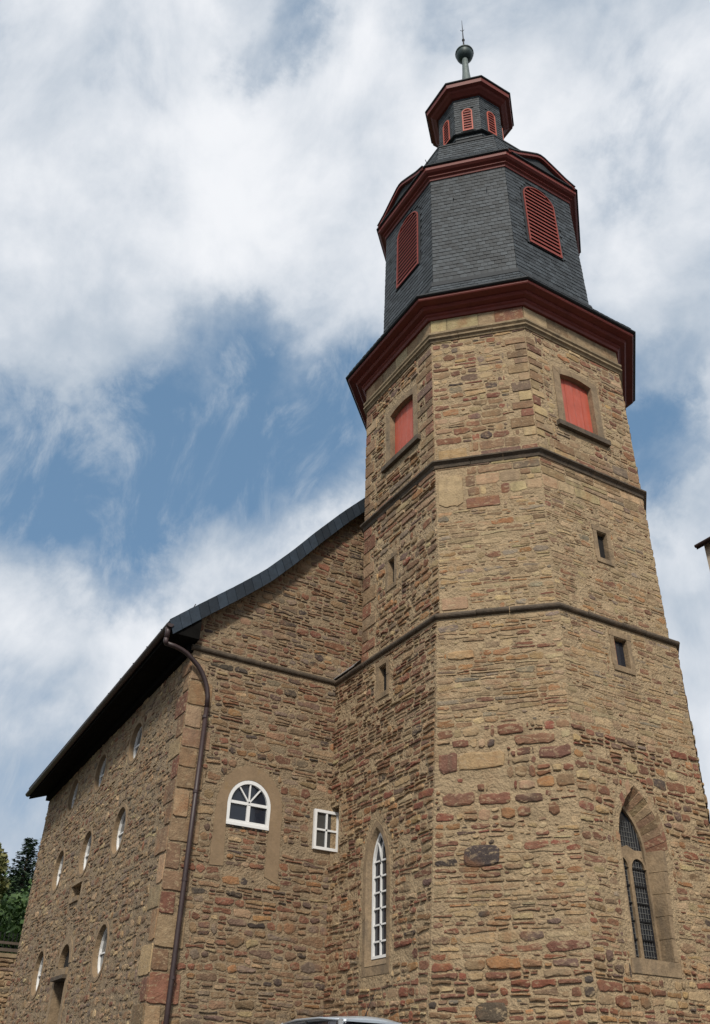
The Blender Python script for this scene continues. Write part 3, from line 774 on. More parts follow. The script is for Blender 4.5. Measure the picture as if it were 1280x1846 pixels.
# frieze of plain blocks
FR = []
for k in range(8):
    f = UP[k]; L = f.umax(0); u = 0
    while u < L-.02:
        w = R.uniform(.4, .85); w = L-u if L-(u+w) < .3 else w
        c = pick(dict(tan=30, beige=16, brown=12, redbrown=6))
        me_poly = rectp(u+.004, u+w-.004, ZT+.295, 17.9)
        n = 4; d = .035+R.uniform(-.004, .004)
        V = [f.P(a, b, -.02) for a, b in me_poly]+[f.P(a, b, d) for a, b in me_poly]
        o = mesh('frieze_block', V, [(4, 5, 6, 7), (0, 1, 5, 4), (1, 2, 6, 5), (2, 3, 7, 6), (3, 0, 4, 7)], M['stone_clean'], b3, cols=[c]*8)
        u += w

# zinc flashing on the ledge
mb = MB(); mb.add([(XA-.07, .0, 9.37), (XA-.07, -.98, 9.37), (CX-H2+.0, -1.0, 9.56), (4.45, .0, 9.62), (XA-.07, .0, 9.345), (XA-.07, -.98, 9.345)], [(0, 1, 2, 3), (0, 4, 5, 1)])
mb.build('zinc_flashing', M['zinc'], lower)

# ------------------------------------------------------------------ windows
def glazed(face, poly, dep, fw, bars, name='window', wh=.035, gm='glass', thick=.05, sill=True):
    w = part(name)
    inner_ = offset_frame(poly, fw)
    ring(face, poly, inner_, -dep-.02, -dep+thick, 'frame', M['white'], w)
    n = len(inner_); V = [face.P(u, z, -dep) for u, z in inner_]
    mesh('pane', V, [tuple(range(n))], M[gm], w)
    for pts, bw in bars:
        b = MB(); strip(b, face, pts, bw, -dep+.004, -dep+thick*.75); b.build('glazing_bar', M['white'], w)
    return w
# lancet with white tracery, choir side
def shrink_x(poly, k, kz=0.0): 
    cu = (min(p[0] for p in poly)+max(p[0] for p in poly))/2; return [(cu+(u-cu)*k, z) for u, z in poly]
fl = arch('point', -2.26, -1.67, 3.13, 4.72, 5.42)
c = -1.965; bars = [([(c, 3.15), (c, 4.82)], .035)]
for k in range(6): z = 3.13+.29*(k+1)-.0; bars.append(([(-2.24, z), (-1.69, z)], .03))
zt_ = 3.13+.29*6
bars.append(([(c, 4.8)]+[(c+.17*(1-cos(a)), 4.8+.45*sin(a)) for a in [pi/2*q/6 for q in range(1, 7)]], .03))
bars.append(([(c, 4.8)]+[(c-.17*(1-cos(a)), 4.8+.45*sin(a)) for a in [pi/2*q/6 for q in range(1, 7)]], .03))
w = glazed(F_A, fl, .13, .05, bars, 'lancet_window')
w['label'] = 'tall white lancet window with two columns of panes'
so_ = arch('point', -2.46, -1.46, 2.84, 4.73, 5.64); si_ = [p for p in lanc]
idx = list(range(len(so_)))
# jambs in blocks: right jamb 1->2.., arch, left jamb
def jamb_blocks(face, outer, inner_, d0, d1, mt, parent, nj=3, na=4, name='surround_stone', bottom=True, jit=.004):
    o = list(outer); i_ = list(inner_); n = len(o)
    def subdiv(a, b, k): return [(lerp(a[0], b[0], t/k), lerp(a[1], b[1], t/k)) for t in range(1, k)]
    # outline: 0 bottom-left,1 bottom-right,2.. arch ...,last = left spring
    ro = [o[1]]+subdiv(o[1], o[2], nj)+[o[2]]; ri = [i_[1]]+subdiv(i_[1], i_[2], nj)+[i_[2]]
    lo_ = [o[-1]]+subdiv(o[-1], o[0], nj)+[o[0]]; li = [i_[-1]]+subdiv(i_[-1], i_[0], nj)+[i_[0]]
    for O_, I_ in ((ro, ri), (lo_, li)):
        for k in range(nj):
            ring(face, O_[k:k+2], I_[k:k+2], d0, d1, name, mt, parent, [[0, 1]], jit=jit)
    ao, ai = o[2:], i_[2:]; m_ = len(ao); st = max(1, (m_-1)//na)
    for k in range(0, m_-1, st):
        e = min(m_-1, k+st); ring(face, ao[k:e+1], ai[k:e+1], d0, d1, name, mt, parent, [list(range(e-k+1))], jit=jit)
    if bottom: ring(face, o[:2], i_[:2], d0, d1, name, mt, parent, [[0, 1]], jit=jit)
jamb_blocks(F_A, so_, si_, -.05, .012, M['dressed'], w, nj=4, na=5)
# splayed stone lining
V = []; n = len(si_); fo = grow(fl, .0)
for p in si_: V.append(F_A.P(p[0], p[1], .0175))
for p in fl: V.append(F_A.P(p[0], p[1], -.11))
mesh('reveal', V, [(i, (i+1) % n, n+(i+1) % n, n+i) for i in range(n)], M['dressed'], w)

# gothic window: deep recess, stone tracery and leaded glass
gw = part('gothic_window', 'pointed stone tracery window with dark leaded glass in a deep recess')
D0 = -.27
XM = 6.64
gi = arch('point', XM-.45, XM+.45, 2.98, 4.72, 5.60, 9)
gi2 = arch('point', XM-.40, XM+.40, 3.02, 4.70, 5.52, 9)
ring(F_C, gi, gi2, D0-.12, D0+.01, 'tracery_frame', M['dressed'], gw)
V = [F_C.P(*p, D0-.045) for p in gi2]; mesh('leaded_pane', V, [tuple(range(len(gi2)))], M['glasslead'], gw)
b = MB(); strip(b, F_C, [(XM, 3.02), (XM, 4.60)], .075, D0-.08, D0+.01); b.build('mullion', M['dressed'], gw)
for sg in (-1, 1):
    cu = XM+sg*.205; pts = [(cu+.18*cos(t), 4.48+.19*sin(t)) for t in [pi*q/12 for q in range(13)]]
    b = MB(); strip(b, F_C, pts, .05, D0-.08, D0+.008); b.build('light_head', M['dressed'], gw)
sp = [(XM-.365, 4.55), (XM-.34, 4.68), (XM-.205, 4.70), (XM-.08, 4.62), (XM, 4.50), (XM+.08, 4.62), (XM+.205, 4.70), (XM+.34, 4.68), (XM+.365, 4.55), (XM+.355, 4.80), (XM+.17, 4.79), (XM, 4.86), (XM-.17, 4.79), (XM-.355, 4.80)]
prism(F_C, sp, D0-.12, D0-.005, 'spandrel', M['dressed'], gw)
b = MB()
u = XM-.365
while u < XM+.37:
    b.box((0, 0, 0), (1, 1, 1), lambda v, u=u: F_C.P(u+v.x*.008, lerp(3.04, 5.3, v.y), D0-.043+v.z*.008)); u += .062
z = 3.06
while z < 5.35:
    hw = .36 if z < 4.7 else .36*max(.1, (1-(z-4.7)/.8))
    b.box((0, 0, 0), (1, 1, 1), lambda v, z=z, hw=hw: F_C.P(lerp(XM-hw, XM+hw, v.x), z+v.y*.008, D0-.041+v.z*.008)); z += .085
b.build('lead_lattice', M['lead'], gw)
for k in range(5):
    z = 3.30+k*.29; b = MB(); b.box((0, 0, 0), (1, 1, 1), lambda v, z=z: F_C.P(lerp(XM-.36, XM+.36, v.x), z+v.y*.024, D0-.038+v.z*.02)); b.build('saddle_bar', M['iron'], gw)
# rough arch of rubble wedges that splay out to the face, and cut jambs
Hf = list(goth); n = len(Hf)
for k in range(2, n-1):
    c = pick(dict(tan=26, brown=30, beige=12, redbrown=12)); e = R.uniform(.0, .03); g_ = .08; dd = R.uniform(-.02, .012)
    f0, f1 = Hf[k], Hf[k+1]; b0, b1 = gi[k], gi[k+1]; cx_, cz_ = XM+.1, 4.6
    def mvi(p, t): return (p[0]+(cx_-p[0])*t, p[1]+(cz_-p[1])*t)
    def mix2(p, q, t): return (lerp(p[0], q[0], t), lerp(p[1], q[1], t))
    fa, fb = mix2(f0, f1, g_*.5), mix2(f1, f0, g_*.5); ba, bb_ = mix2(b0, b1, g_*.5), mix2(b1, b0, g_*.5)
    V = [F_C.P(*mvi(fa, e), dd), F_C.P(*mvi(fb, e), dd), F_C.P(*mvi(bb_, 0), D0+.0), F_C.P(*mvi(ba, 0), D0+.0),
         F_C.P(*mvi(fa, -.12-.05*R.random()), dd), F_C.P(*mvi(fb, -.12-.05*R.random()), dd), F_C.P(*mvi(bb_, -.2), D0), F_C.P(*mvi(ba, -.2), D0)]
    mesh('arch_stone', V, [(0, 1, 2, 3), (0, 4, 5, 1), (4, 7, 6, 5), (0, 3, 7, 4), (1, 5, 6, 2), (3, 2, 6, 7)], M['stone_clean'], gw, cols=[c]*8)
for (f0, f1, b0, b1, sg) in ((Hf[1], Hf[2], gi[1], gi[2], 1), (Hf[0], Hf[-1], gi[0], gi[-1], -1)):
    for k in range(5):
        t0, t1 = k/5+.003, (k+1)/5-.003; tj = R.uniform(-.008, .008)
        zf0, zf1 = lerp(f0[1], f1[1], t0), lerp(f0[1], f1[1], t1); uf0 = lerp(f0[0], f1[0], t0)+tj; ub = b0[0]
        uf = uf0-.07 if sg > 0 else uf0
        V = [F_C.P(uf, zf0, .008), F_C.P(uf, zf1, .008), F_C.P(ub, zf1, D0), F_C.P(ub, zf0, D0), F_C.P(uf0+.02*sg, zf0, .006), F_C.P(uf0+.02*sg, zf1, .006), F_C.P(ub+.25*sg, zf1, D0), F_C.P(ub+.25*sg, zf0, D0)]
        F = [(0, 1, 2, 3), (0, 4, 5, 1), (3, 2, 6, 7), (0, 3, 7, 4), (1, 5, 6, 2), (4, 7, 6, 5)]
        mesh('jamb_stone', V, F, M['dressed'], gw)
prism(F_C, [(6.06, 2.74), (7.20, 2.74), (7.22, 2.965), (6.08, 2.965)], -.3, .02, 'sill', M['dressed'], gw)

# slit windows
def slit(face, poly, dep, name='slit_window', wood=False, wj=.13):
    w = part(name); u0_, u1_ = poly[0][0], poly[1][0]; z0_, z1_ = poly[0][1], poly[2][1]
    lo_, hi_ = min(u0_, u1_), max(u0_, u1_); mt = M['dressed']
    for (a, b_, c_, d_) in ((lo_-wj, lo_, z0_-.02, lerp(z0_, z1_, .55)), (lo_-wj*.8, lo_, lerp(z0_, z1_, .55)+.005, z1_+.02),
                            (hi_, hi_+wj, z0_-.02, lerp(z0_, z1_, .45)), (hi_, hi_+wj*.85, lerp(z0_, z1_, .45)+.005, z1_+.02)):
        barbox(face, a, b_, c_, d_, -.3, R.uniform(.012, .022), 'jamb_stone', mt, w)
    barbox(face, lo_-wj, hi_+wj, z1_+.024, z1_+.15, -.3, .02, 'lintel', mt, w)
    barbox(face, lo_-wj*.8, hi_+wj*.8, z0_-.14, z0_-.024, -.3, .026, 'sill', mt, w)
    prism(face, poly, -dep+.01, -dep+.02, 'dark_back', M['hole'], w)
    if wood:
        barbox(face, lo_+.01, lo_+.075, z0_, z1_, -dep+.03, -dep+.09, 'casement', M['redlight'], w)
        barbox(face, lo_+.10, hi_-.01, z0_+.02, z1_-.02, -dep+.03, -dep+.04, 'pane', M['glass'], w)
    return w
slit(F_A, slA_lo, .14); slit(F_C, slC_lo, .14, wood=True)
slit(UP[0], slA_up, .14); slit(UP[2], slC_up, .13)

# tower windows with red boards
def shutter(face, poly, lo_, hi_, z0_):
    w = part('shuttered_window')
    outer = [(lo_-.21, z0_), (hi_+.21, z0_)]+[(lerp(lo_-.21, hi_+.21, (p[0]-lo_)/(hi_-lo_)), p[1]+.18) for p in poly[2:]]
    jamb_blocks(face, outer, poly, -.22, .022, M['dressed'], w, nj=2, na=3, bottom=False)
    barbox(face, lo_-.30, hi_+.30, z0_-.14, z0_-.001, -.2, .11, 'sill', M['mould'], w)
    n = len(poly); k = 4
    for q in range(k):
        a, b_ = lerp(lo_, hi_, q/k)+.004, lerp(lo_, hi_, (q+1)/k)-.004
        zt0 = 15.95 if face is UP[0] else 15.93
        def top(u): 
            t = (u-lo_)/(hi_-lo_)*2-1; return poly[2][1]+(max(p[1] for p in poly)-poly[2][1])*(1-t*t)
        prism(face, [(a, z0_), (b_, z0_), (b_, top(b_)), (a, top(a))], -.15, -.125+R.uniform(-.002, .002), 'shutter_board', M['redlight'], w)
for face, poly in ((UP[0], wA_top), (UP[2], wC_top)):
    shutter(face, poly, min(p[0] for p in poly), max(p[0] for p in poly), poly[0][1])

# arched gable window in its smooth render surround
bars = [([(1.67, 5.66), (1.67, 6.06)], .075), ([(1.19, 6.08), (2.15, 6.08)], .06), ([(1.67, 6.1), (1.67, 6.55)], .03),
        ([(1.67, 6.1), (1.37, 6.48)], .03), ([(1.67, 6.1), (1.97, 6.48)], .03)]
w = glazed(F_gable, arcw, .05, .075, bars, 'arched_window', thick=.06); w['label'] = 'white semicircular arched window in the gable'
prism(F_gable, [(1.18, 5.60), (2.16, 5.60), (2.16, 5.655), (1.18, 5.655)], -.02, .03, 'sill', M['white'], w)
sr = part('render_surround')
outer = [(.92, 4.75), (2.46, 4.58)]+arch('semi', .93, 2.45, 5, 6.00, 6.88)[2:]
inn = [(1.22, 4.78), (2.14, 4.68)]+arch('semi', 1.17, 2.17, 5, 6.05, 6.575)[2:]
inn[2] = (2.172, 6.05); inn[-1] = (1.168, 6.05)
o2 = [outer[1]]+[(2.46, 5.6)]+outer[2:]+[(.93, 5.6)]+[outer[0]]; i2 = [(2.14, 4.68)]+[(2.16, 5.6)]+inn[2:]+[(1.18, 5.6)]+[(1.22, 4.78)]
def dens_(o, k=5):
    out = []
    for a, b in zip(o, o[1:]): out += [(lerp(a[0], b[0], t/k), lerp(a[1], b[1], t/k)) for t in range(k)]
    return out+[o[-1]]
o2, i2 = dens_(o2, 4), dens_(i2, 4)
o2 = [(u+R.uniform(-.022, .016), z+R.uniform(-.02, .016)) for u, z in o2]
ring(F_gable, o2, i2, -.05, .016, 'render_band', M['render'], sr, [list(range(len(o2)))])
b = MB(); 0 and b.add([F_gable.P(*p, .018) for p in [(.98, 4.60), (2.40, 4.50), (2.46, 4.585), (2.14, 4.70), (1.22, 4.79), (.92, 4.76)]], [(0, 1, 2, 3, 4, 5)]); 
prism(F_gable, rectp(1.18, 2.16, 5.56, 5.597), -.02, .022, 'sill_bed', M['stone_clean'], sr)
# four pane window in the corner
bars = [([(3.53, 5.40), (3.53, 6.2)], .04), ([(3.25, 5.80), (3.81, 5.80)], .04)]
w = glazed(F_gable, smallw, -.015, .06, bars, 'small_window', gm='glassgrey', thick=.05); w['label'] = 'small white four pane window in the corner by the tower'

# nave side windows
for o in ovals:
    cu = (min(p[0] for p in o)+max(p[0] for p in o))/2; cz = (min(p[1] for p in o)+max(p[1] for p in o))/2
    hw = (max(p[0] for p in o)-min(p[0] for p in o))/2*.97; hh = (max(p[1] for p in o)-min(p[1] for p in o))/2*.96
    fr = [(cu+(u-cu)*.98, cz+(z-cz)*.97) for u, z in o]
    bars = [([(cu, cz-hh), (cu, cz+hh)], .03), ([(cu-hw, cz-.02), (cu+hw, cz-.02)], .03)]
    w = glazed(F_side, fr, .15, .034, bars, 'oval_window', gm='glassgrey', thick=.05)
    ring(F_side, grow(o, .075), o, -.2, .016, 'render_ring', M['render'], w)
# doorway
dw_ = part('arched_doorway')
ring(F_side, [(5.80, .3), (7.12, .3)]+arch('semi', 5.80, 7.12, 0, 3.45, 4.08)[2:], doorp, -.1, .02, 'door_surround', M['dressed'], dw_, [list(range(2, len(doorp)))])
barbox(F_side, 5.76, 5.976, .3, 3.2, -.2, .022, 'jamb', M['dressed'], dw_); barbox(F_side, 6.924, 7.16, .3, 3.2, -.2, .022, 'jamb', M['dressed'], dw_)
barbox(F_side, 5.9, 7.0, 3.12, 3.20, -.46, .12, 'cornice', M['mould'], dw_)
barbox(F_side, 5.96, 6.94, 3.202, 3.36, -.46, .05, 'lintel', M['dressed'], dw_)
for q in range(5):
    a = 5.985+q*.187; barbox(F_side, a+.003, a+.182, .3, 3.118, -.48, -.44+R.uniform(-.003, .003), 'door_plank', M['dark'], dw_)
prism(F_side, [(6.0, 3.37)]+[(6.9, 3.37)]+arch('semi', 6.0, 6.9, 0, 3.45, 3.86)[2:], -.14, -.12, 'arch_shade_panel', M['hole'], dw_)  # near-black panel set forward in the arch, standing in for its deep shade
ni = part('wall_niche')
barbox(F_side, 6.18, 6.95, 5.0, 5.26, -.295, -.28, 'dark_back', M['hole'], ni); barbox(F_side, 6.1, 7.05, 5.284, 5.38, -.2, .03, 'lintel', M['dressed'], ni)
barbox(F_side, 6.2, 6.95, 4.86, 4.976, -.2, .05, 'sill', M['dressed'], ni)
# dark putlog hole beside the small window and above it
# ------------------------------------------------------------------ nave roof
roof = part('nave_roof')
prof = VERGE+[(2*CX-x, z) for x, z in VERGE[::-1][1:]]
y0r, y1r = -.30, NL-.1
V = []; n = len(prof)
for y in (y0r, y1r):
    for x, z in prof: V.append((x, y, z-SLP*y))
for y in (y0r, y1r):
    for i, (x, z) in enumerate(prof): V.append((x+(.05 if i == 0 else -.05 if i == n-1 else 0), y, z-SLP*y-.16))
F = []
for i in range(n-1):
    F += [(i, i+1, n+i+1, n+i), (2*n+i, 3*n+i, 3*n+i+1, 2*n+i+1), (i, 2*n+i, 2*n+i+1, i+1), (n+i, n+i+1, 3*n+i+1, 3*n+i)]
F += [(0, n, 3*n, 2*n), (n-1, 3*n-1, 4*n-1, 2*n-1)]
mesh('roof_slab', V, F, M['slatebase'], roof)
# verge slates
SLc = lambda: (lambda f: (.042*f, .050*f, .057*f))(R.uniform(.62, 1.38))
def vpt(s_):
    acc = 0
    for (a, b), (c, d) in zip(VERGE, VERGE[1:]):
        L = hypot(c-a, d-b)
        if s_ <= acc+L: t = (s_-acc)/L; return Vector((a+(c-a)*t, 0, b+(d-b)*t)), Vector(((c-a)/L, 0, (d-b)/L))
        acc += L
    return Vector((VERGE[-1][0], 0, VERGE[-1][1])), Vector((.7, 0, .7))
s_ = 0.0; i = 0
while s_ < 9.0:
    w_ = .27; p0, t0 = vpt(s_); p1, t1 = vpt(s_+w_+.03); d0 = -.335-.006; dz = Vector((0, 0, .30-SLP*d0))-Vector((0, 0, .30))
    hgt = .33
    n0 = Vector((-t0.z, 0, t0.x)); n1 = Vector((-t1.z, 0, t1.x)); dn0 = (Vector((0, 0, -1))*.55-n0*.45).normalized()*hgt; dn1 = (Vector((0, 0, -1))*.55-n1*.45).normalized()*hgt
    up0 = n0*.02; up1 = n1*.02; o = Vector((0, y0r-.012, 0)); o2_ = Vector((0, y0r-.030, 0))
    V = [p0+up0+o2_, p1+up1+o, p1+dn1+o, p0+dn0+o2_]; V += [v+Vector((0, .012, 0)) for v in V]
    mesh('verge_slate', V, [(3, 2, 1, 0), (4, 5, 6, 7), (0, 4, 7, 3), (3, 7, 6, 2), (0, 1, 5, 4)], M['slate'], roof, cols=[tuple(k_*q for k_, q in zip((.5, .62, .78), SLc()))]*8)
    s_ += w_
# boards under the eaves and barge soffit
mb = MB()
def eo(y): return 9.36-.065*y
def ei(y): return 9.36-.045*y
mb.add([(-.66, y0r+.02, eo(0)), (.0, y0r+.02, ei(0)), (.0, y1r, ei(NL)), (-.66, y1r, eo(NL))], [(0, 1, 2, 3)])
mb.add([(-.66, y0r+.02, eo(0)), (.0, y0r+.02, ei(0)), (.0, y0r+.02, 10.12), (-.66, y0r+.02, 9.55)], [(3, 2, 1, 0)])
mb.add([(-.66, y0r+.02, eo(0)), (-.66, y1r, eo(NL)), (-.66, y1r, eo(NL)+.16), (-.66, y0r+.02, 9.55)], [(3, 2, 1, 0)])
mb.build('eave_soffit', M['soffit'], roof)
mb = MB(); mb.box((-.13, .02, 9.18), (-.0, NL, 9.34), lambda v: Vector((v.x, v.y, v.z-.045*v.y))); mb.build('eave_cornice', M['dark'], roof)
# gutter, half round, open on top
GX = -.73
def gtop(y): return 9.50-.067*y
gut = MB(); ng = 8
for rr, sgn in ((.08, 1), (.074, -1)):
    V = []
    for y in (-.36, NL-.15):
        for k in range(ng+1):
            a = pi*k/ng; V.append((GX+rr*cos(a), y, gtop(y)-rr*sin(a)))
    F = [(k, k+1, ng+2+k, ng+1+k) if sgn > 0 else (k+1, k, ng+1+k, ng+2+k) for k in range(ng)]
    gut.add(V, F)
for y in (-.36, NL-.15): gut.add([(GX+.08*cos(pi*k/ng), y, gtop(y)-.08*sin(pi*k/ng)) for k in range(ng+1)], [tuple(range(ng+1))])
gut.build('gutter', M['pipe'], roof)
for k in range(13):
    y = k*.93; b = MB(); b.box((GX-.09, y, gtop(y)+.003), (GX+.12, y+.03, gtop(y)+.018)); b.build('gutter_bracket', M['iron'], roof)
dp = part('downpipe')
b = MB(); b.tube([(-.73, -.24, 9.46), (-.73, -.24, 9.36), (-.735, -.23, 9.22)], [.07, .060, .056], 12); b.tube([(-.735, -.23, 9.25), (-.74, -.22, 9.14), (-.70, -.21, 9.09)], .055, 12); b.build('outlet', M['pipe'], dp, True)
pp = [(-.72, -.21, 9.11), (-.5, -.19, 9.10), (-.36, -.18, 9.07), (-.22, -.17, 9.02), (-.06, -.155, 8.92), (.09, -.15, 8.80), (.20, -.15, 8.67), (.30, -.145, 8.50), (.37, -.14, 8.33), (.41, -.13, 8.15), (.42, -.12, 7.9)]
b = MB(); b.tube(pp, .053, 12); b.build('bend', M['pipe'], dp, True)
b = MB(); b.tube([(.42, -.12, 7.92), (.405, -.12, 5.0), (.39, -.12, 2.4), (.38, -.12, .35)], .053, 12); b.build('pipe', M['pipe'], dp, True)
for z in (7.7, 6.1, 4.4, 2.7, 1.0):
    b = MB(); b.tube([(.405, -.12, z-.03), (.405, -.12, z+.03)], .062, 12); b.box((.385, -.10, z-.015), (.42, .01, z+.015)); b.build('pipe_clamp', M['pipe'], dp)
# small snow hooks on the roof
def hook(p, d, parent):
    b = MB(); p = Vector(p); d = Vector(d)
    b.tube([p, p+Vector((0, 0, .10))+d*.03, p+Vector((0, 0, .13))+d*.10, p+Vector((0, 0, .22))+d*.14], .012, 6); b.build('roof_hook', M['iron'], parent)
hook((-.28, -.1, 10.02), (1, 0, .3), roof)

# ------------------------------------------------------------------ tower top
def octp(h, ratio=1.035, z=0): return [Vector((*octv(h, h*ratio, k), z)) for k in range(8)]
def loft(levels, name, mt, parent, closed_top=False, ratio=1.02):
    V = []; F = []
    for (h, z) in levels: V += octp(h, ratio, z)
    for i in range(len(levels)-1):
        for k in range(8): k2 = (k+1) % 8; F.append((i*8+k, i*8+k2, (i+1)*8+k2, (i+1)*8+k))
    F.append(tuple(range(8))[::-1]); F.append(tuple((len(levels)-1)*8+k for k in range(8)))
    return mesh(name, V, F, mt, parent)
co1 = part('main_cornice')
R1 = 1.045
oc3 = [tuple(v)[:2] for v in octp(3.30, R1)]
loft([(3.26, 17.86), (3.37, 17.865), (3.40, 17.93), (3.44, 17.96), (3.44, 18.02), (3.56, 18.05), (3.60, 18.10), (3.60, 18.14), (3.78, 18.17), (3.80, 18.20), (3.80, 18.26), (2.9, 18.262)], 'red_moulding', M['red'], co1, ratio=R1)
loft([(3.0, 18.262), (3.84, 18.264), (3.87, 18.285), (3.87, 18.32), (3.0, 18.36)], 'drip_edge', M['slatebase'], co1, ratio=R1)

SLATES = []
def slate_poly(V, cen, n, w, h, c, par):
    SLATES.append((project_area(cen, n, w, h), V, c, par))
def slate_quad(a0, b0, a1, b1, parent, pitch=.15, width=.19, proud=.012, excl=None, seed=0):
    """a0,b0 lower left/right ; a1,b1 upper left/right (as seen from outside)"""
    a0, b0, a1, b1 = map(Vector, (a0, b0, a1, b1))
    nrm = (b0-a0).cross(a1-a0).normalized(); H = ((a1+b1)/2-(a0+b0)/2).length; rows = max(1, round(H/pitch))
    for r_ in range(rows):
        t0, t1 = r_/rows, (r_+1.18)/rows
        L0, R0 = a0.lerp(a1, t0), b0.lerp(b1, t0); L1, R1_ = a0.lerp(a1, t1), b0.lerp(b1, t1)
        wd = (R0-L0).length; nn = max(1, round(wd/width)); off = (r_ % 2)*.5+R.uniform(-.08, .08)
        for q in range(-1, nn+1):
            s0 = max(0, (q+off)/nn); s1_ = min(1, (q+1+off)/nn)
            if s1_-s0 < .02: continue
            A, B = L0.lerp(R0, s0), L0.lerp(R0, s1_); C_, D_ = L1.lerp(R1_, s1_), L1.lerp(R1_, s0)
            cen = (A+B+C_+D_)/4
            if excl and excl(cen): continue
            p = proud*R.uniform(.8, 1.4); sk = R.uniform(.12, .3)
            e = (B-A)*.018; A2 = A+e; B2 = B-e
            low = nrm*p; lo2 = nrm*(p+.002); hi_ = nrm*.001
            upd = (D_-A)
            V = [A2+low+upd*sk*.35, A2.lerp(B2, .35)+lo2, B2+low+upd*.03*R.random(), C_-e+hi_, D_+e+hi_, A2-nrm*.006+upd*sk*.35, A2.lerp(B2, .35)-nrm*.006, B2-nrm*.006]
            slate_poly(V, cen, nrm, (B-A).length, (D_-A).length*.85, SLc(), parent)
SF = [(0, 1, 2, 3, 4), (0, 5, 6, 1), (1, 6, 7, 2), (0, 4, 5), (2, 7, 3)]
def drum_strip(levels, parent, ratio=1.02, faces=(0, 1, 2, 3), pitch=.15, width=.19, excl=None):
    for (h0, z0), (h1, z1) in zip(levels, levels[1:]):
        P0, P1 = octp(h0, ratio, z0), octp(h1, ratio, z1)
        for k in faces:
            k2 = (k+1) % 8
            slate_quad(P0[k], P0[k2], P1[k], P1[k2], parent, pitch, width, excl=(lambda c, k=k: excl(c, k)) if excl else None)
drum = part('belfry', 'slate clad octagonal belfry with red louvred openings')
RD = 1.02
skirt = [(3.86, 18.34), (3.45, 18.72), (3.18, 19.15), (3.02, 19.60)]
dr = [(2.93, 19.86), (2.86, 24.55)]
loft([(3.80, 18.33)]+[(h-.02, z) for h, z in skirt]+[(2.99, 19.78), (2.91, 19.84)]+[(h-.01, z) for h, z in dr], 'belfry_core', M['slatebase'], drum, ratio=RD)
drum_strip(skirt, drum, RD, faces=(0, 1, 2, 3, 7), pitch=.16)
loft([(3.00, 19.60), (3.035, 19.61), (3.0, 19.80), (2.94, 19.86)], 'base_flashing', M['slatebase'], drum, ratio=RD)
DXC, DYA = 6.95, -2.65
def drum_excl(c, k):
    if k == 0: u = c.y-DYA
    elif k == 2: u = c.x-DXC
    else: return False
    if abs(u) > .68: return False
    top = 23.50+.72*sqrt(max(0, 1-(u/.68)**2)); return 21.26 < c.z < top+.05
drum_strip(dr, drum, RD, faces=(0, 1, 2, 3, 7), excl=drum_excl)
# louvred openings
def louvre(face, uc, hw, z0, zs, zt, nsl, parent, fw=.045, slat_h=.07, dep=.06, name='louvre_window', fmat='redframe', lean=0.0):
    w = part(name)
    out_ = arch('semi', uc-hw-fw, uc+hw+fw, z0-fw, zs, zt+fw); inn_ = arch('semi', uc-hw, uc+hw, z0, zs, zt)
    ring(face, out_, inn_, -.02, dep, 'frame', M[fmat], w)
    rim = arch('semi', uc-hw-fw-.07, uc+hw+fw+.07, z0-fw-.03, zs, zt+fw+.07)
    ring(face, rim, out_, -.02, .03, 'slate_rim', M['slatebase'], w)
    prism(face, inn_, .004, .008, 'dark_back', M['hole'], w)
    for k in range(nsl):
        z = lerp(z0, zt, (k+.5)/nsl)
        half = hw if z < zs else hw*sqrt(max(0.0, 1-((z-zs)/(zt-zs))**2))
        if half < .06: continue
        b = MB(); hh = (zt-z0)/nsl
        b.add([face.P(uc-half, z+hh*.38, .012), face.P(uc+half, z+hh*.38, .012), face.P(uc+half, z-hh*.28, dep-.004), face.P(uc-half, z-hh*.28, dep-.004),
               face.P(uc-half, z+hh*.24, .010), face.P(uc+half, z+hh*.24, .010), face.P(uc+half, z-hh*.52, dep-.006), face.P(uc-half, z-hh*.52, dep-.006)],
              [(3, 2, 1, 0), (4, 5, 6, 7), (2, 3, 7, 6), (0, 1, 5, 4), (1, 2, 6, 5), (3, 0, 4, 7)])
        b.build('slat', M['redslat'], w)
    return w
def octface(h, ratio, k, z_a, h2, z_b):
    """face through a slightly battered octagon side"""
    a = Vector((*octv(h, h*ratio, k), 0)); b = Vector((*octv(h, h*ratio, k+1), 0)); U = (b-a).normalized(); nrm = Vector((U.y, -U.x, 0))
    mid = (a+b)/2
    def fn(u, z): t = (z-z_a)/(z_b-z_a); return mid+U*u+nrm*((h2-h)*t)+Vector((0, 0, z))
    return Face(fn, nrm, lambda z: -9, lambda z: 9)
DA = octface(2.93, RD, 0, 19.86, 2.86, 24.55); DC = octface(2.93, RD, 2, 19.86, 2.86, 24.55)
louvre(DA, -(DYA-CY), .54, 21.36, 23.55, 24.02, 16, drum, fw=.035)
louvre(DC, DXC-CX, .56, 21.36, 23.55, 24.08, 16, drum, fw=.035)
DE = octface(2.93, RD, 4, 19.86, 2.86, 24.55); louvre(DE, 0, .56, 21.36, 23.46, 24.05, 17, drum)

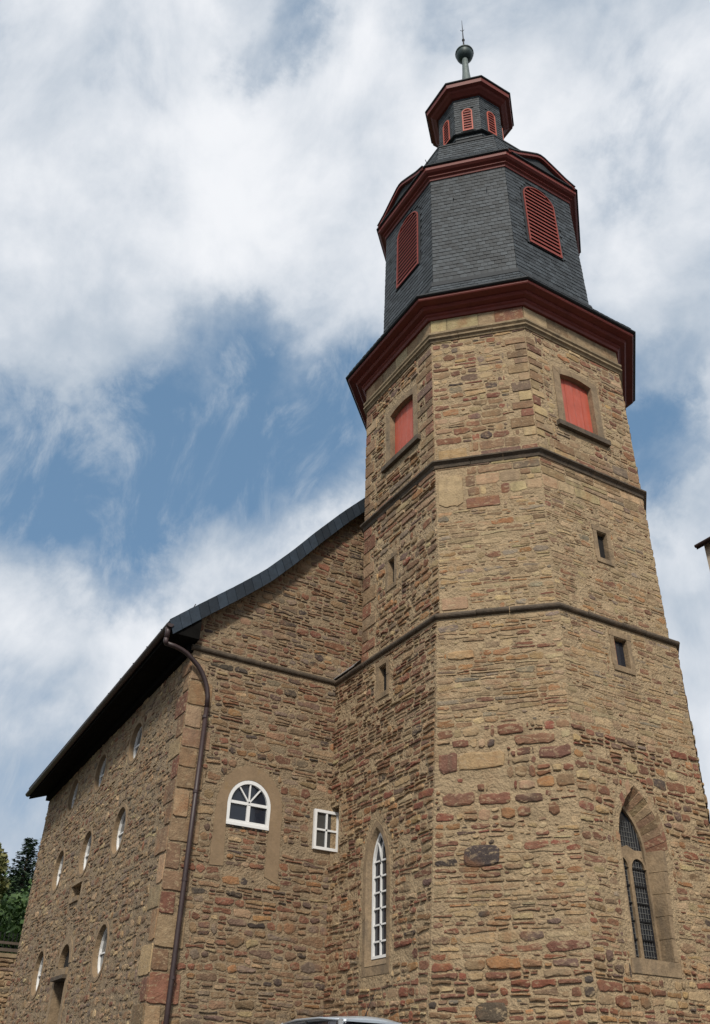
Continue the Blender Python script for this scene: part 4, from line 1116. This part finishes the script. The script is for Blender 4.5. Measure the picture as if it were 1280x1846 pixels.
co2 = part('upper_cornice')
loft([(2.84, 24.42), (2.90, 24.43), (2.92, 24.50), (2.98, 24.53), (2.98, 24.59), (3.06, 24.62), (3.12, 24.68), (3.12, 24.82), (2.7, 24.822)], 'red_moulding', M['red'], co2, ratio=RD)
loft([(2.7, 24.824), (3.15, 24.826), (3.18, 24.84), (3.18, 24.87), (2.7, 24.90)], 'drip_edge', M['slatebase'], co2, ratio=RD)
bell = part('dome_roof')
prof2 = [(3.16, 24.88), (2.72, 25.45), (2.45, 26.05), (2.28, 26.95)]
loft([(h-.02, z) for h, z in prof2]+[(2.2, 27.03), (1.5, 27.75), (1.18, 28.5), (1.10, 28.9)], 'roof_core', M['slatebase'], bell, ratio=RD)
drum_strip(prof2, bell, RD, faces=(0, 1, 2, 3), pitch=.15)
loft([(2.24, 26.93), (2.31, 26.94), (2.31, 27.0), (2.18, 27.06)], 'roof_edge', M['slatebase'], bell, ratio=RD)
# pediments over the two louvred sides
def pediment(k):
    P = octp(3.16, RD, 24.84); a, b = P[k], P[(k+1) % 8]; U = (b-a).normalized(); nrm = Vector((U.y, -U.x, 0)); mid = (a+b)/2; L = (b-a).length
    w = part('pediment')
    pts = [(-L*.47, 24.84), (-L*.34, 24.98), (-L*.18, 25.24), (-L*.05, 25.44), (0, 25.47), (L*.05, 25.44), (L*.18, 25.24), (L*.34, 24.98), (L*.47, 24.84)]
    f = Face(lambda u, z: mid+U*u+Vector((0, 0, z-mid.z+mid.z)) - Vector((0, 0, mid.z)), nrm, None, None)
    b1 = MB(); strip(b1, f, pts, .10, -.12, .02); b1.build('raking_moulding', M['red'], w)
    b1 = MB(); strip(b1, f, [(u, z+.085) for u, z in pts], .04, -.15, .05); b1.build('drip_edge', M['slatebase'], w)
    n = len(pts); prism(f, pts, -.14, -.08, 'tympanum', M['slatebase'], w)
    V = []; F = []
    for (u, z) in pts: V.append(f.P(u, z+.10, .04))
    for (u, z) in pts: V.append(f.P(u, z+.10, -1.3))
    F = [(i, i+1, n+i+1, n+i) for i in range(n-1)]
    mesh('pediment_roof', V, F, M['slatebase'], w)
for k in (0, 2, 4, 6): pediment(k)

lan = part('lantern', 'small octagonal slate lantern with red louvres under the spire ball')
loft([(1.13, 28.5), (1.10, 29.1), (1.10, 31.45)], 'lantern_core', M['slatebase'], lan, ratio=1.0)
LE = [octface(1.115, 1.0, k, 29, 1.115, 31.4) for k in range(8)]
def lex(c, k):
    P = LE[k].fn(0, c.z); u = (Vector((c.x, c.y, 0))-Vector((P.x, P.y, 0))).length
    return u < .20 and 29.35 < c.z < 30.72
drum_strip([(1.12, 28.95), (1.115, 31.4)], lan, 1.0, faces=(0, 1, 2, 3, 7), pitch=.13, width=.15, excl=lex)
for k in range(8):
    if k in (5, 6): continue
    louvre(LE[k], 0, .14, 29.42, 30.46, 30.62, 8, lan, fw=.045, dep=.05, name='lantern_louvre', fmat='redlight')
sl_ = loft([(1.19, 29.12), (1.24, 29.14), (1.15, 29.24)], 'lantern_sill', M['slatebase'], lan, ratio=1.0)
co3 = part('lantern_cornice')
loft([(1.08, 31.38), (1.2, 31.40), (1.28, 31.46), (1.34, 31.50), (1.40, 31.56), (1.52, 31.60), (1.54, 31.78), (1.0, 31.79)], 'red_moulding', M['red'], co3, ratio=1.0)
loft([(1.0, 31.79), (1.57, 31.792), (1.59, 31.81), (1.59, 31.85), (1.1, 32.05), (.62, 32.6), (.36, 33.3), (.27, 33.9)], 'lantern_roof', M['slatebase'], co3, ratio=1.0)
drum_strip([(1.575, 31.85), (1.12, 32.06), (.64, 32.6), (.38, 33.3)], co3, 1.0, faces=(0, 1, 2, 3), pitch=.14, width=.16)
def lathe(name, prof_, mt, parent, n=20, ctr=(CX, CY)):
    V = []; F = []
    for (r_, z) in prof_:
        for k in range(n): V.append((ctr[0]+r_*cos(2*pi*k/n), ctr[1]+r_*sin(2*pi*k/n), z))
    for i in range(len(prof_)-1):
        for k in range(n): k2 = (k+1) % n; F.append((i*n+k, i*n+k2, (i+1)*n+k2, (i+1)*n+k))
    F += [tuple(range(n))[::-1], tuple((len(prof_)-1)*n+k for k in range(n))]
    return mesh(name, V, F, mt, parent, smooth=True)
spi = part('spire_finial')
lathe('spindle', [(.36, 33.35), (.27, 33.75), (.19, 34.3), (.145, 34.9), (.125, 35.5), (.115, 36.0)], M['copper'], spi)
zc, rr = 36.22, .345
lathe('ball', [(rr*sin(a)+.001, zc-rr*1.05*cos(a)) for a in [pi*q/14 for q in range(1, 14)]], M['copperdark'], spi)
lathe('ball_band', [(rr-.01, zc+.07), (rr+.03, zc+.08), (rr+.03, zc+.13), (rr-.02, zc+.14)], M['copper'], spi)
lathe('rod', [(.055, 36.5), (.035, 36.9), (.03, 37.35), (.022, 37.8), (.008, 38.9)], M['iron'], spi, 8)
lathe('rod_knob', [(.02, 37.28), (.06, 37.33), (.06, 37.39), (.02, 37.44)], M['iron'], spi, 10)
b = MB(); b.tube([(CX-.12, CY, 38.0), (CX, CY, 38.05), (CX+.10, CY+.02, 38.3)], .012, 6); b.build('rod_barb', M['iron'], spi)
hook((*octv(2.25, 2.3, 3)[:2], 27.02), (1, 0, .3), bell); hook((*octv(2.9, 2.95, 1)[:2], 25.15), (-1, 0, .3), bell)
# climbing hooks on the slate drum
for (u, z, f) in ((-.45, 23.35, 1), (.55, 23.45, 1), (-.9, 22.9, 0), (-1.0, 23.0, 2), (1.0, 22.5, 2)):
    fc = octface(2.93, RD, f, 19.86, 2.86, 24.55); p = fc.P(u, z, .02)
    b = MB(); b.tube([p, p+fc.n*.06+Vector((0, 0, -.03)), p+fc.n*.07+Vector((0, 0, .03)), p+fc.n*.02+Vector((0, 0, .14))], .010, 5); b.build('ladder_hook', M['iron'], drum)

def flush_slates():
    SLATES.sort(key=lambda s: -s[0]); groups = {}
    for i, (ar, V, c, par) in enumerate(SLATES):
        if i < 300: mesh('slate', V, SF, M['slate'], par, cols=[c]*len(V))
        else: groups.setdefault(par.name, (par, MB()))[1].add(V, SF, c)
    for k, (par, g) in groups.items(): tag(g.build('slate_cladding', M['slate'], par), kind='stuff')
flush_slates(); print('slates', len(SLATES))

# ------------------------------------------------------------------ ground
def gz(x, y):
    t = max(0.0, min(1.0, (y+17)/12)); t = t*t*(3-2*t); return -.72+1.17*t
V = []; F = []; xs = [-1500, -400, -120]+[-40+4*i for i in range(26)]+[120, 400, 1500]; ys = [-1500, -400, -120]+[-40+3*i for i in range(26)]+[120, 400, 1500]
for y in ys:
    for x in xs: V.append((x, y, gz(x, y)))
nx = len(xs); F = [(j*nx+i, j*nx+i+1, (j+1)*nx+i+1, (j+1)*nx+i) for j in range(len(ys)-1) for i in range(nx-1)]
tag(mesh('ground', V, F, M['asphalt'], smooth=True), kind='structure')

# ------------------------------------------------------------------ car
car = empty('parked_car', 'silver hatchback parked nose to the gable wall, only its roof and rear window showing', 'car', loc=(2.28, -2.65, .50))
def lcl(o): return o
def build_car():
    # stations along y (rear = -1.85, front = +1.9); z above ground; half widths
    def bd(name, sec, mt, smooth=True, caps=True):
        V = []; F = []; n = len(sec[0][1])
        for y, ring_ in sec: V += [(x, y, z) for x, z in ring_]
        for i in range(len(sec)-1):
            for k in range(n): k2 = (k+1) % n; F.append((i*n+k, i*n+k2, (i+1)*n+k2, (i+1)*n+k))
        if caps: F += [tuple(range(n))[::-1], tuple((len(sec)-1)*n+k for k in range(n))]
        o = mesh(name, V, F, mt, car, smooth)
        return o
    def ringl(hw, zb, zm, zt, hwt):
        pts = [(-hw*.92, zb), (-hw, lerp(zb, zm, .4)), (-hw, zm), (-hwt, zt), (-hwt*.5, zt+.015), (0, zt+.02), (hwt*.5, zt+.015), (hwt, zt), (hw, zm), (hw, lerp(zb, zm, .4)), (hw*.92, zb), (0, zb)]
        return pts
    body = [(-1.86, ringl(.72, .36, .62, .80, .66)), (-1.80, ringl(.78, .24, .65, .94, .74)), (-1.5, ringl(.82, .2, .68, .95, .78)), (-.6, ringl(.835, .19, .68, .93, .80)),
            (.5, ringl(.835, .19, .68, .92, .79)), (.9, ringl(.83, .19, .66, .90, .76)), (1.4, ringl(.81, .2, .62, .84, .70)), (1.78, ringl(.76, .24, .55, .74, .62)), (1.92, ringl(.62, .32, .48, .62, .5))]
    bd('body', body, M['carpaint'])
    # roof panel and pillars
    def rx(y):   # roof half width and height along y
        t = (y+1.45)/2.0; return (.50+.06*sin(pi*min(1, max(0, t)))), 1.42+.065*sin(pi*min(1, max(0, (t*.8+.15))))
    ysr = [-1.45, -1.40, -1.2, -.8, -.4, 0, .3, .5, .58]
    V = []; F = []; m_ = 9
    for y in ysr:
        hw, zt = rx(y); e = .03 if y in (ysr[0], ysr[-1]) else 0
        for q in range(m_):
            t = q/(m_-1)*2-1; V.append((hw*t, y, zt+.045*(1-t*t)-e))
    for i in range(len(ysr)-1):
        for q in range(m_-1): F.append((i*m_+q, i*m_+q+1, (i+1)*m_+q+1, (i+1)*m_+q))
    nb = len(V); V += [(v[0], v[1], v[2]-.05) for v in V]; F += [tuple(nb+i for i in f[::-1]) for f in F]
    per = [q for q in range(m_)]+[i*m_+m_-1 for i in range(1, len(ysr))]+[(len(ysr)-1)*m_+q for q in range(m_-2, -1, -1)]+[i*m_ for i in range(len(ysr)-2, 0, -1)]
    for a, b in zip(per, per[1:]+per[:1]): F.append((a, nb+a, nb+b, b))
    mesh('roof', V, F, M['carpaint'], car, True)
    def pil(name, pts, wd, mt=None):
        b = MB(); b.tube(pts, wd, 6); b.build(name, mt or M['carpaint'], car, True)
    for s in (-1, 1):
        pil('pillar', [(s*.53, -1.42, 1.42), (s*.62, -1.55, 1.2), (s*.74, -1.66, .93)], .045)
        pil('pillar', [(s*.555, .5, 1.44), (s*.64, .85, 1.22), (s*.76, 1.18, .92)], .035)
        pil('pillar', [(s*.56, -.35, 1.45), (s*.73, -.32, .93)], .028, M['blackplastic'])
        pil('roof_rail', [(s*.525, -1.38, 1.43), (s*.56, -.8, 1.475), (s*.565, 0, 1.48), (s*.555, .5, 1.44)], .022)
        # side windows
        for (ya, yb, ta, tb) in ((-1.52, -1.12, -1.36, -1.10), (-1.06, -.40, -1.06, -.40), (-.30, 1.05, -.30, .48)):
            mesh('side_window', [(s*.735, ya, .94), (s*.745, yb, .94), (s*.575, tb, 1.415), (s*.57, ta, 1.405)], [(0, 1, 2, 3) if s > 0 else (3, 2, 1, 0)], M['carglass'], car)
        b = MB(); b.box((s*.86-.07, .82, .95), (s*.86+.07, .98, 1.08)); b.build('mirror', M['carpaint'], car)
        b = MB(); b.box((s*.62-.09, -1.87, .66), (s*.62+.10, -1.80, .92)); b.build('tail_light', M['lampred'], car)
        b = MB(); b.box((s*.56-.14, 1.74, .54), (s*.56+.12, 1.88, .68)); b.build('headlight', M['rim'], car)
    mesh('rear_window', [(-.70, -1.72, .97), (.70, -1.72, .97), (.50, -1.47, 1.395), (0, -1.48, 1.43), (-.50, -1.47, 1.395)], [(0, 1, 2, 3, 4)], M['carglass'], car)
    mesh('windscreen', [(-.72, 1.2, .93), (.72, 1.2, .93), (.535, .56, 1.42), (-.535, .56, 1.42)], [(3, 2, 1, 0)], M['carglass'], car)
    b = MB(); b.box((-.46, -1.53, 1.405), (.46, -1.44, 1.435)); b.build('spoiler', M['carpaint'], car)
    b = MB(); b.box((-.76, -1.93, .32), (.76, -1.80, .56)); b.build('bumper', M['carpaint'], car)
    b = MB(); b.box((-.74, 1.80, .28), (.74, 1.96, .50)); b.build('bumper', M['carpaint'], car)
    b = MB(); b.box((-.26, -1.945, .60), (.26, -1.87, .71)); b.build('number_plate', M['white'], car)
    b = MB(); b.tube([(-.02, -1.28, 1.49), (.0, -1.33, 1.60), (.10, -1.42, 1.90)], [.012, .006, .004], 6); b.build('antenna', M['blackplastic'], car)
    for s in (-1, 1):
        for y in (-1.18, 1.22):
            V = []; F = []; n = 20
            for (r_, x) in ((.19, -.09), (.29, -.10), (.305, -.06), (.305, .06), (.29, .10), (.19, .09)):
                for k in range(n): V.append((s*.76+x, y+r_*cos(2*pi*k/n), .305+r_*sin(2*pi*k/n)))
            for i in range(5):
                for k in range(n): F.append((i*n+k, i*n+(k+1) % n, (i+1)*n+(k+1) % n, (i+1)*n+k))
            wh = mesh('wheel', V, F, M['tyre'], car, True)
            V = [(s*.76+s*.07, y+.19*cos(2*pi*k/n), .305+.19*sin(2*pi*k/n)) for k in range(n)]+[(s*.76+s*.04, y, .305)]
            mesh('rim', V, [(k, (k+1) % n, n) for k in range(n)], M['rim'], wh)
build_car()

# ------------------------------------------------------------------ house on the right
hs = empty('neighbour_house', 'pale plastered house corner with dark tiled eave at the right edge', 'house', loc=(0, 0, 0))
hx, hy, hz = 11.94, -4.90, 13.42
b = MB(); b.box((hx, hy-7, -.8), (hx+9, hy, hz)); b.build('wall', M['plaster'], hs)
b = MB(); ov_ = .14
b.add([(hx-ov_, hy+ov_, hz-.02), (hx-ov_, hy-7-ov_, hz-.02), (hx+4.5, hy-7-ov_, hz+3.2), (hx+4.5, hy+ov_, hz+3.2), (hx+9+ov_, hy+ov_, hz-.02), (hx+9+ov_, hy-7-ov_, hz-.02)], [(1, 0, 3, 2), (2, 3, 4, 5)])
b.add([(hx-ov_, hy+ov_, hz-.14), (hx-ov_, hy-7-ov_, hz-.14), (hx+4.5, hy-7-ov_, hz+3.08), (hx+4.5, hy+ov_, hz+3.08), (hx+9+ov_, hy+ov_, hz-.14), (hx+9+ov_, hy-7-ov_, hz-.14)], [(0, 1, 2, 3), (3, 2, 5, 4)])
b.add([(hx-ov_, hy+ov_, hz-.02), (hx-ov_, hy+ov_, hz-.14), (hx+4.5, hy+ov_, hz+3.08), (hx+4.5, hy+ov_, hz+3.2), (hx+9+ov_, hy+ov_, hz-.14), (hx+9+ov_, hy+ov_, hz-.02)], [(0, 1, 2, 3), (3, 2, 4, 5)])
b.add([(hx-ov_, hy+ov_, hz-.02), (hx-ov_, hy-7-ov_, hz-.02), (hx-ov_, hy-7-ov_, hz-.14), (hx-ov_, hy+ov_, hz-.14)], [(0, 1, 2, 3)])
b.build('roof', M['tile'], hs)
b = MB(); b.tube([(hx-ov_-.03, hy+ov_, hz-.05), (hx-ov_-.03, hy-7-ov_, hz-.05)], .05, 10); b.build('gutter', M['pipe'], hs)
b = MB(); b.add([(hx, hy-.01, hz-.002), (hx+9, hy-.01, hz-.002), (hx+4.5, hy-.01, hz+3.1)], [(2, 1, 0)]); b.add([(hx, hy-6.99, hz-.002), (hx+9, hy-6.99, hz-.002), (hx+4.5, hy-6.99, hz+3.1)], [(0, 1, 2)]); b.build('gable', M['plaster'], hs)
for (yy, zz) in ((-6.3, 10.2), (-9.0, 10.2), (-6.3, 7.0), (-9.0, 7.0)):
    wf = MB(); wf.box((hx-.03, yy-.5, zz), (hx+.01, yy+.5, zz+1.4)); wo = wf.build('window', M['white'], hs)
    wp = MB(); wp.box((hx-.045, yy-.42, zz+.08), (hx-.032, yy+.42, zz+1.32)); wp.build('pane', M['glass'], wo)

# ------------------------------------------------------------------ retaining wall and fence, left
rw = empty('retaining_wall', 'grey brown rubble retaining wall behind the church at the far left', 'wall')
yw = 16.2; zw = 4.55
b = MB(); b.box((-30, yw, -1), (4, yw+.5, zw)); b.box((-30, yw-.03, -1), (4, yw-.002, 2.35)); b.build('wall_core', M['mortar'], rw)
b = MB(); b.box((-30, yw-.06, zw+.002), (4, yw+.56, zw+.12)); b.build('coping', M['mould_light'], rw)
b = MB(); b.box((-30, yw-.06, -1), (4, yw-.032, 2.30)); b.build('plaster_base', mat('grey_plaster', (.22, .21, .2), .9, var=.2, vscale=2, bump=.01, bscale=12), rw)
S0 = len(STONES); STONES.clear()
masonry(flatface((0, yw, 0), (1, 0, 0), (0, -1, 0), -9, 3.5), 2.4, zw-.02, 'low', lambda z: dict(h=(.16, .3), w=(.2, .5), split=.3, g=(.01, .03), p=(.02, .06), rnd=.3, pal=P_side, skip=.05, wav=.02))
for i, (ar, V, F, c, wk, mk) in enumerate(sorted(STONES, key=lambda s: -s[0])):
    if i < 60: mesh('stone', V, F, M[mk], rw, cols=[c]*len(V))
g = MB()
for i, (ar, V, F, c, wk, mk) in enumerate(sorted(STONES, key=lambda s: -s[0])):
    if i >= 60: g.add(V, F, c)
tag(g.build('rubble_masonry', M['stone'], rw), kind='stuff')
fe = empty('railing_fence', 'low wooden rail fence with thin pickets on top of the retaining wall', 'fence')
b = MB(); b.box((-12, yw+.2, zw+.20), (3.5, yw+.26, zw+.30)); b.build('rail', M['fence'], fe)
b = MB(); b.box((-12, yw+.2, zw+.42), (3.5, yw+.26, zw+.50)); b.build('rail', M['fence'], fe)
b = MB(); x = -12
while x < 3.4: b.box((x, yw+.265, zw+.12), (x+.03, yw+.285, zw+.78)); x += .14
tag(b.build('pickets', M['iron'], fe), kind='stuff')
x = -12
while x < 3.5:
    b = MB(); b.box((x, yw+.18, zw+.12), (x+.09, yw+.198, zw+.75)); b.build('post', M['fence'], fe); x += 1.9

# ------------------------------------------------------------------ hill, wood and trees
V = []; F = []; N1, N2 = 26, 10
for j in range(N2):
    for i in range(N1):
        x = -110+i*9.0; t = j/(N2-1); y = yw+6+t*150; z = zw-.3+ (22*t**.8)*(1+.06*sin(i*.9)+.05*sin(i*.37+2)); V.append((x, y, z))
F = [(j*N1+i, j*N1+i+1, (j+1)*N1+i+1, (j+1)*N1+i) for j in range(N2-1) for i in range(N1-1)]
V += [(-110+i*9.0, yw+.5, zw-.3) for i in range(N1)]; b0 = N1*N2
F += [(b0+i, b0+i+1, i+1, i) for i in range(N1-1)]
V += [(-110+i*9.0, yw+160, -1) for i in range(N1)]; b1_ = b0+N1
tag(mesh('hillside', V, F, M['grass'], smooth=True), kind='structure')
def leaves(mb, c, rx_, ry, rz, n, size, rnd=R):
    for _ in range(n):
        while True:
            p = Vector((rnd.uniform(-1, 1), rnd.uniform(-1, 1), rnd.uniform(-1, 1)))
            if .35 < p.length < 1: break
        p = Vector((c[0]+p.x*rx_, c[1]+p.y*ry, c[2]+p.z*rz)); s = size*rnd.uniform(.6, 1.3)
        a = Vector((rnd.gauss(0, 1), rnd.gauss(0, 1), rnd.gauss(0, 1))).normalized(); b_ = a.orthogonal().normalized()
        b_ = (Matrix.Rotation(rnd.uniform(0, 6.28), 3, a) @ b_); cc = a.cross(b_)
        mb.add([p-b_*s*.6, p+cc*s*.35, p+b_*s*.6, p-cc*s*.35], [(0, 1, 2, 3)])
# the wood: many crowns that read as one mass
wd = MB()
for _ in range(420):
    t = R.random()**.8; az = R.uniform(-.02, .30); dist = 46+t*90
    x = CAM.x+sin(az)*dist; y = CAM.y+cos(az)*dist; tt = max(0, min(1, (y-yw-6)/150)); zb = zw+22*tt**.8
    r_ = R.uniform(1.6, 2.8)*(.6+dist/140); topz = CAM.z+dist*R.uniform(.135, .181); hgt = max(2.0, topz-zb)
    for q in range(3): leaves(wd, (x+R.uniform(-.4, .4)*r_, y+R.uniform(-.4, .4)*r_, zb+hgt*(.25+.28*q)), r_*(1-.22*q), r_*(1-.22*q), hgt*.24, 110, .26*(.6+dist/110))
tag(wd.build('wooded_hillside', M['woodleaf']), kind='stuff')
def spruce(base, h, rad, label):
    t = empty('spruce_tree', label, 'tree', loc=base)
    b = MB(); b.tube([(0, 0, 0), (.05, 0, h*.5), (0, 0, h*.98)], [.22, .13, .02], 8); b.build('trunk', M['bark'], t)
    b = MB(); rr_ = random.Random(3)
    z = h*.12
    while z < h*.985:
        k = 1-(z/h); L = rad*(k**.8)+.12; nb = 9
        for q in range(nb):
            a = rr_.uniform(0, 6.28); l = L*rr_.uniform(.6, 1.15); droop = rr_.uniform(.05, .30)
            d = Vector((cos(a), sin(a), 0)); s = Vector((-sin(a), cos(a), 0)); steps = max(3, int(l/.14))
            for i in range(steps):
                tt = (i+.5)/steps; p = d*l*tt+Vector((0, 0, z-droop*l*tt+.22*l*tt*tt)); w = .24*(1-tt*.75)+.05
                for _ in range(4):
                    o = s*rr_.uniform(-w, w)+Vector((0, 0, rr_.uniform(-.09, .05))); e = (s*rr_.choice((-1, 1))*.8+d*rr_.uniform(.2, 1)+Vector((0, 0, rr_.uniform(-.35, .2)))).normalized()*.22
                    f = e.cross(Vector((rr_.uniform(-1, 1), rr_.uniform(-1, 1), 1))).normalized()*.045
                    b.add([p+o-f, p+o+e*.6-f*.6, p+o+e, p+o+f], [(0, 1, 2, 3)])
        z += .17+.1*k
    b.build('crown', M['needle'], t); return t
def broad(base, h, label, seed=5):
    t = empty('leafy_tree', label, 'tree', loc=base); rr_ = random.Random(seed)
    b = MB(); b.tube([(0, 0, 0), (.1, .05, h*.35), (.05, 0, h*.8)], [.24, .17, .05], 8)
    cl = []
    for q in range(11):
        a = rr_.uniform(0, 6.28); z = h*rr_.uniform(.35, .9); l = h*.28*rr_.uniform(.5, 1)*(1.2-z/h); p = Vector((cos(a)*l, sin(a)*l, z)); cl.append(p)
        b.tube([(.06, 0, z-h*.18), p*.55+Vector((0, 0, z*.42)), p], [.07, .045, .02], 6)
    cl.append(Vector((0, 0, h*.92)))
    b.build('trunk', M['bark'], t)
    b = MB()
    for p in cl: leaves(b, p, h*.12, h*.12, h*.09, 420, .17, rr_)
    b.build('crown', M['leaf'], t); return t
def at(px, py, dist):
    d = fwd+rgt*((px-640)/F_PX)-upv*((py-923)/F_PX); d /= hypot(d.x, d.y); return CAM+d*dist
top = at(57, 1508, 52); base_z = 6.2
spruce((top.x, top.y, base_z), top.z-base_z, 2.0, 'dark spruce with drooping branches beside the far left corner of the church')
top = at(90, 1485, 60); spruce((top.x+.3, top.y, 7.0), top.z-7.0, 2.4, 'taller spruce mostly hidden behind the church corner, tip peeking out')
top = at(-22, 1525, 44); broad((top.x, top.y, 5.5), top.z-5.5+.4, 'yellowish green leafy tree cut by the left edge of the photo')
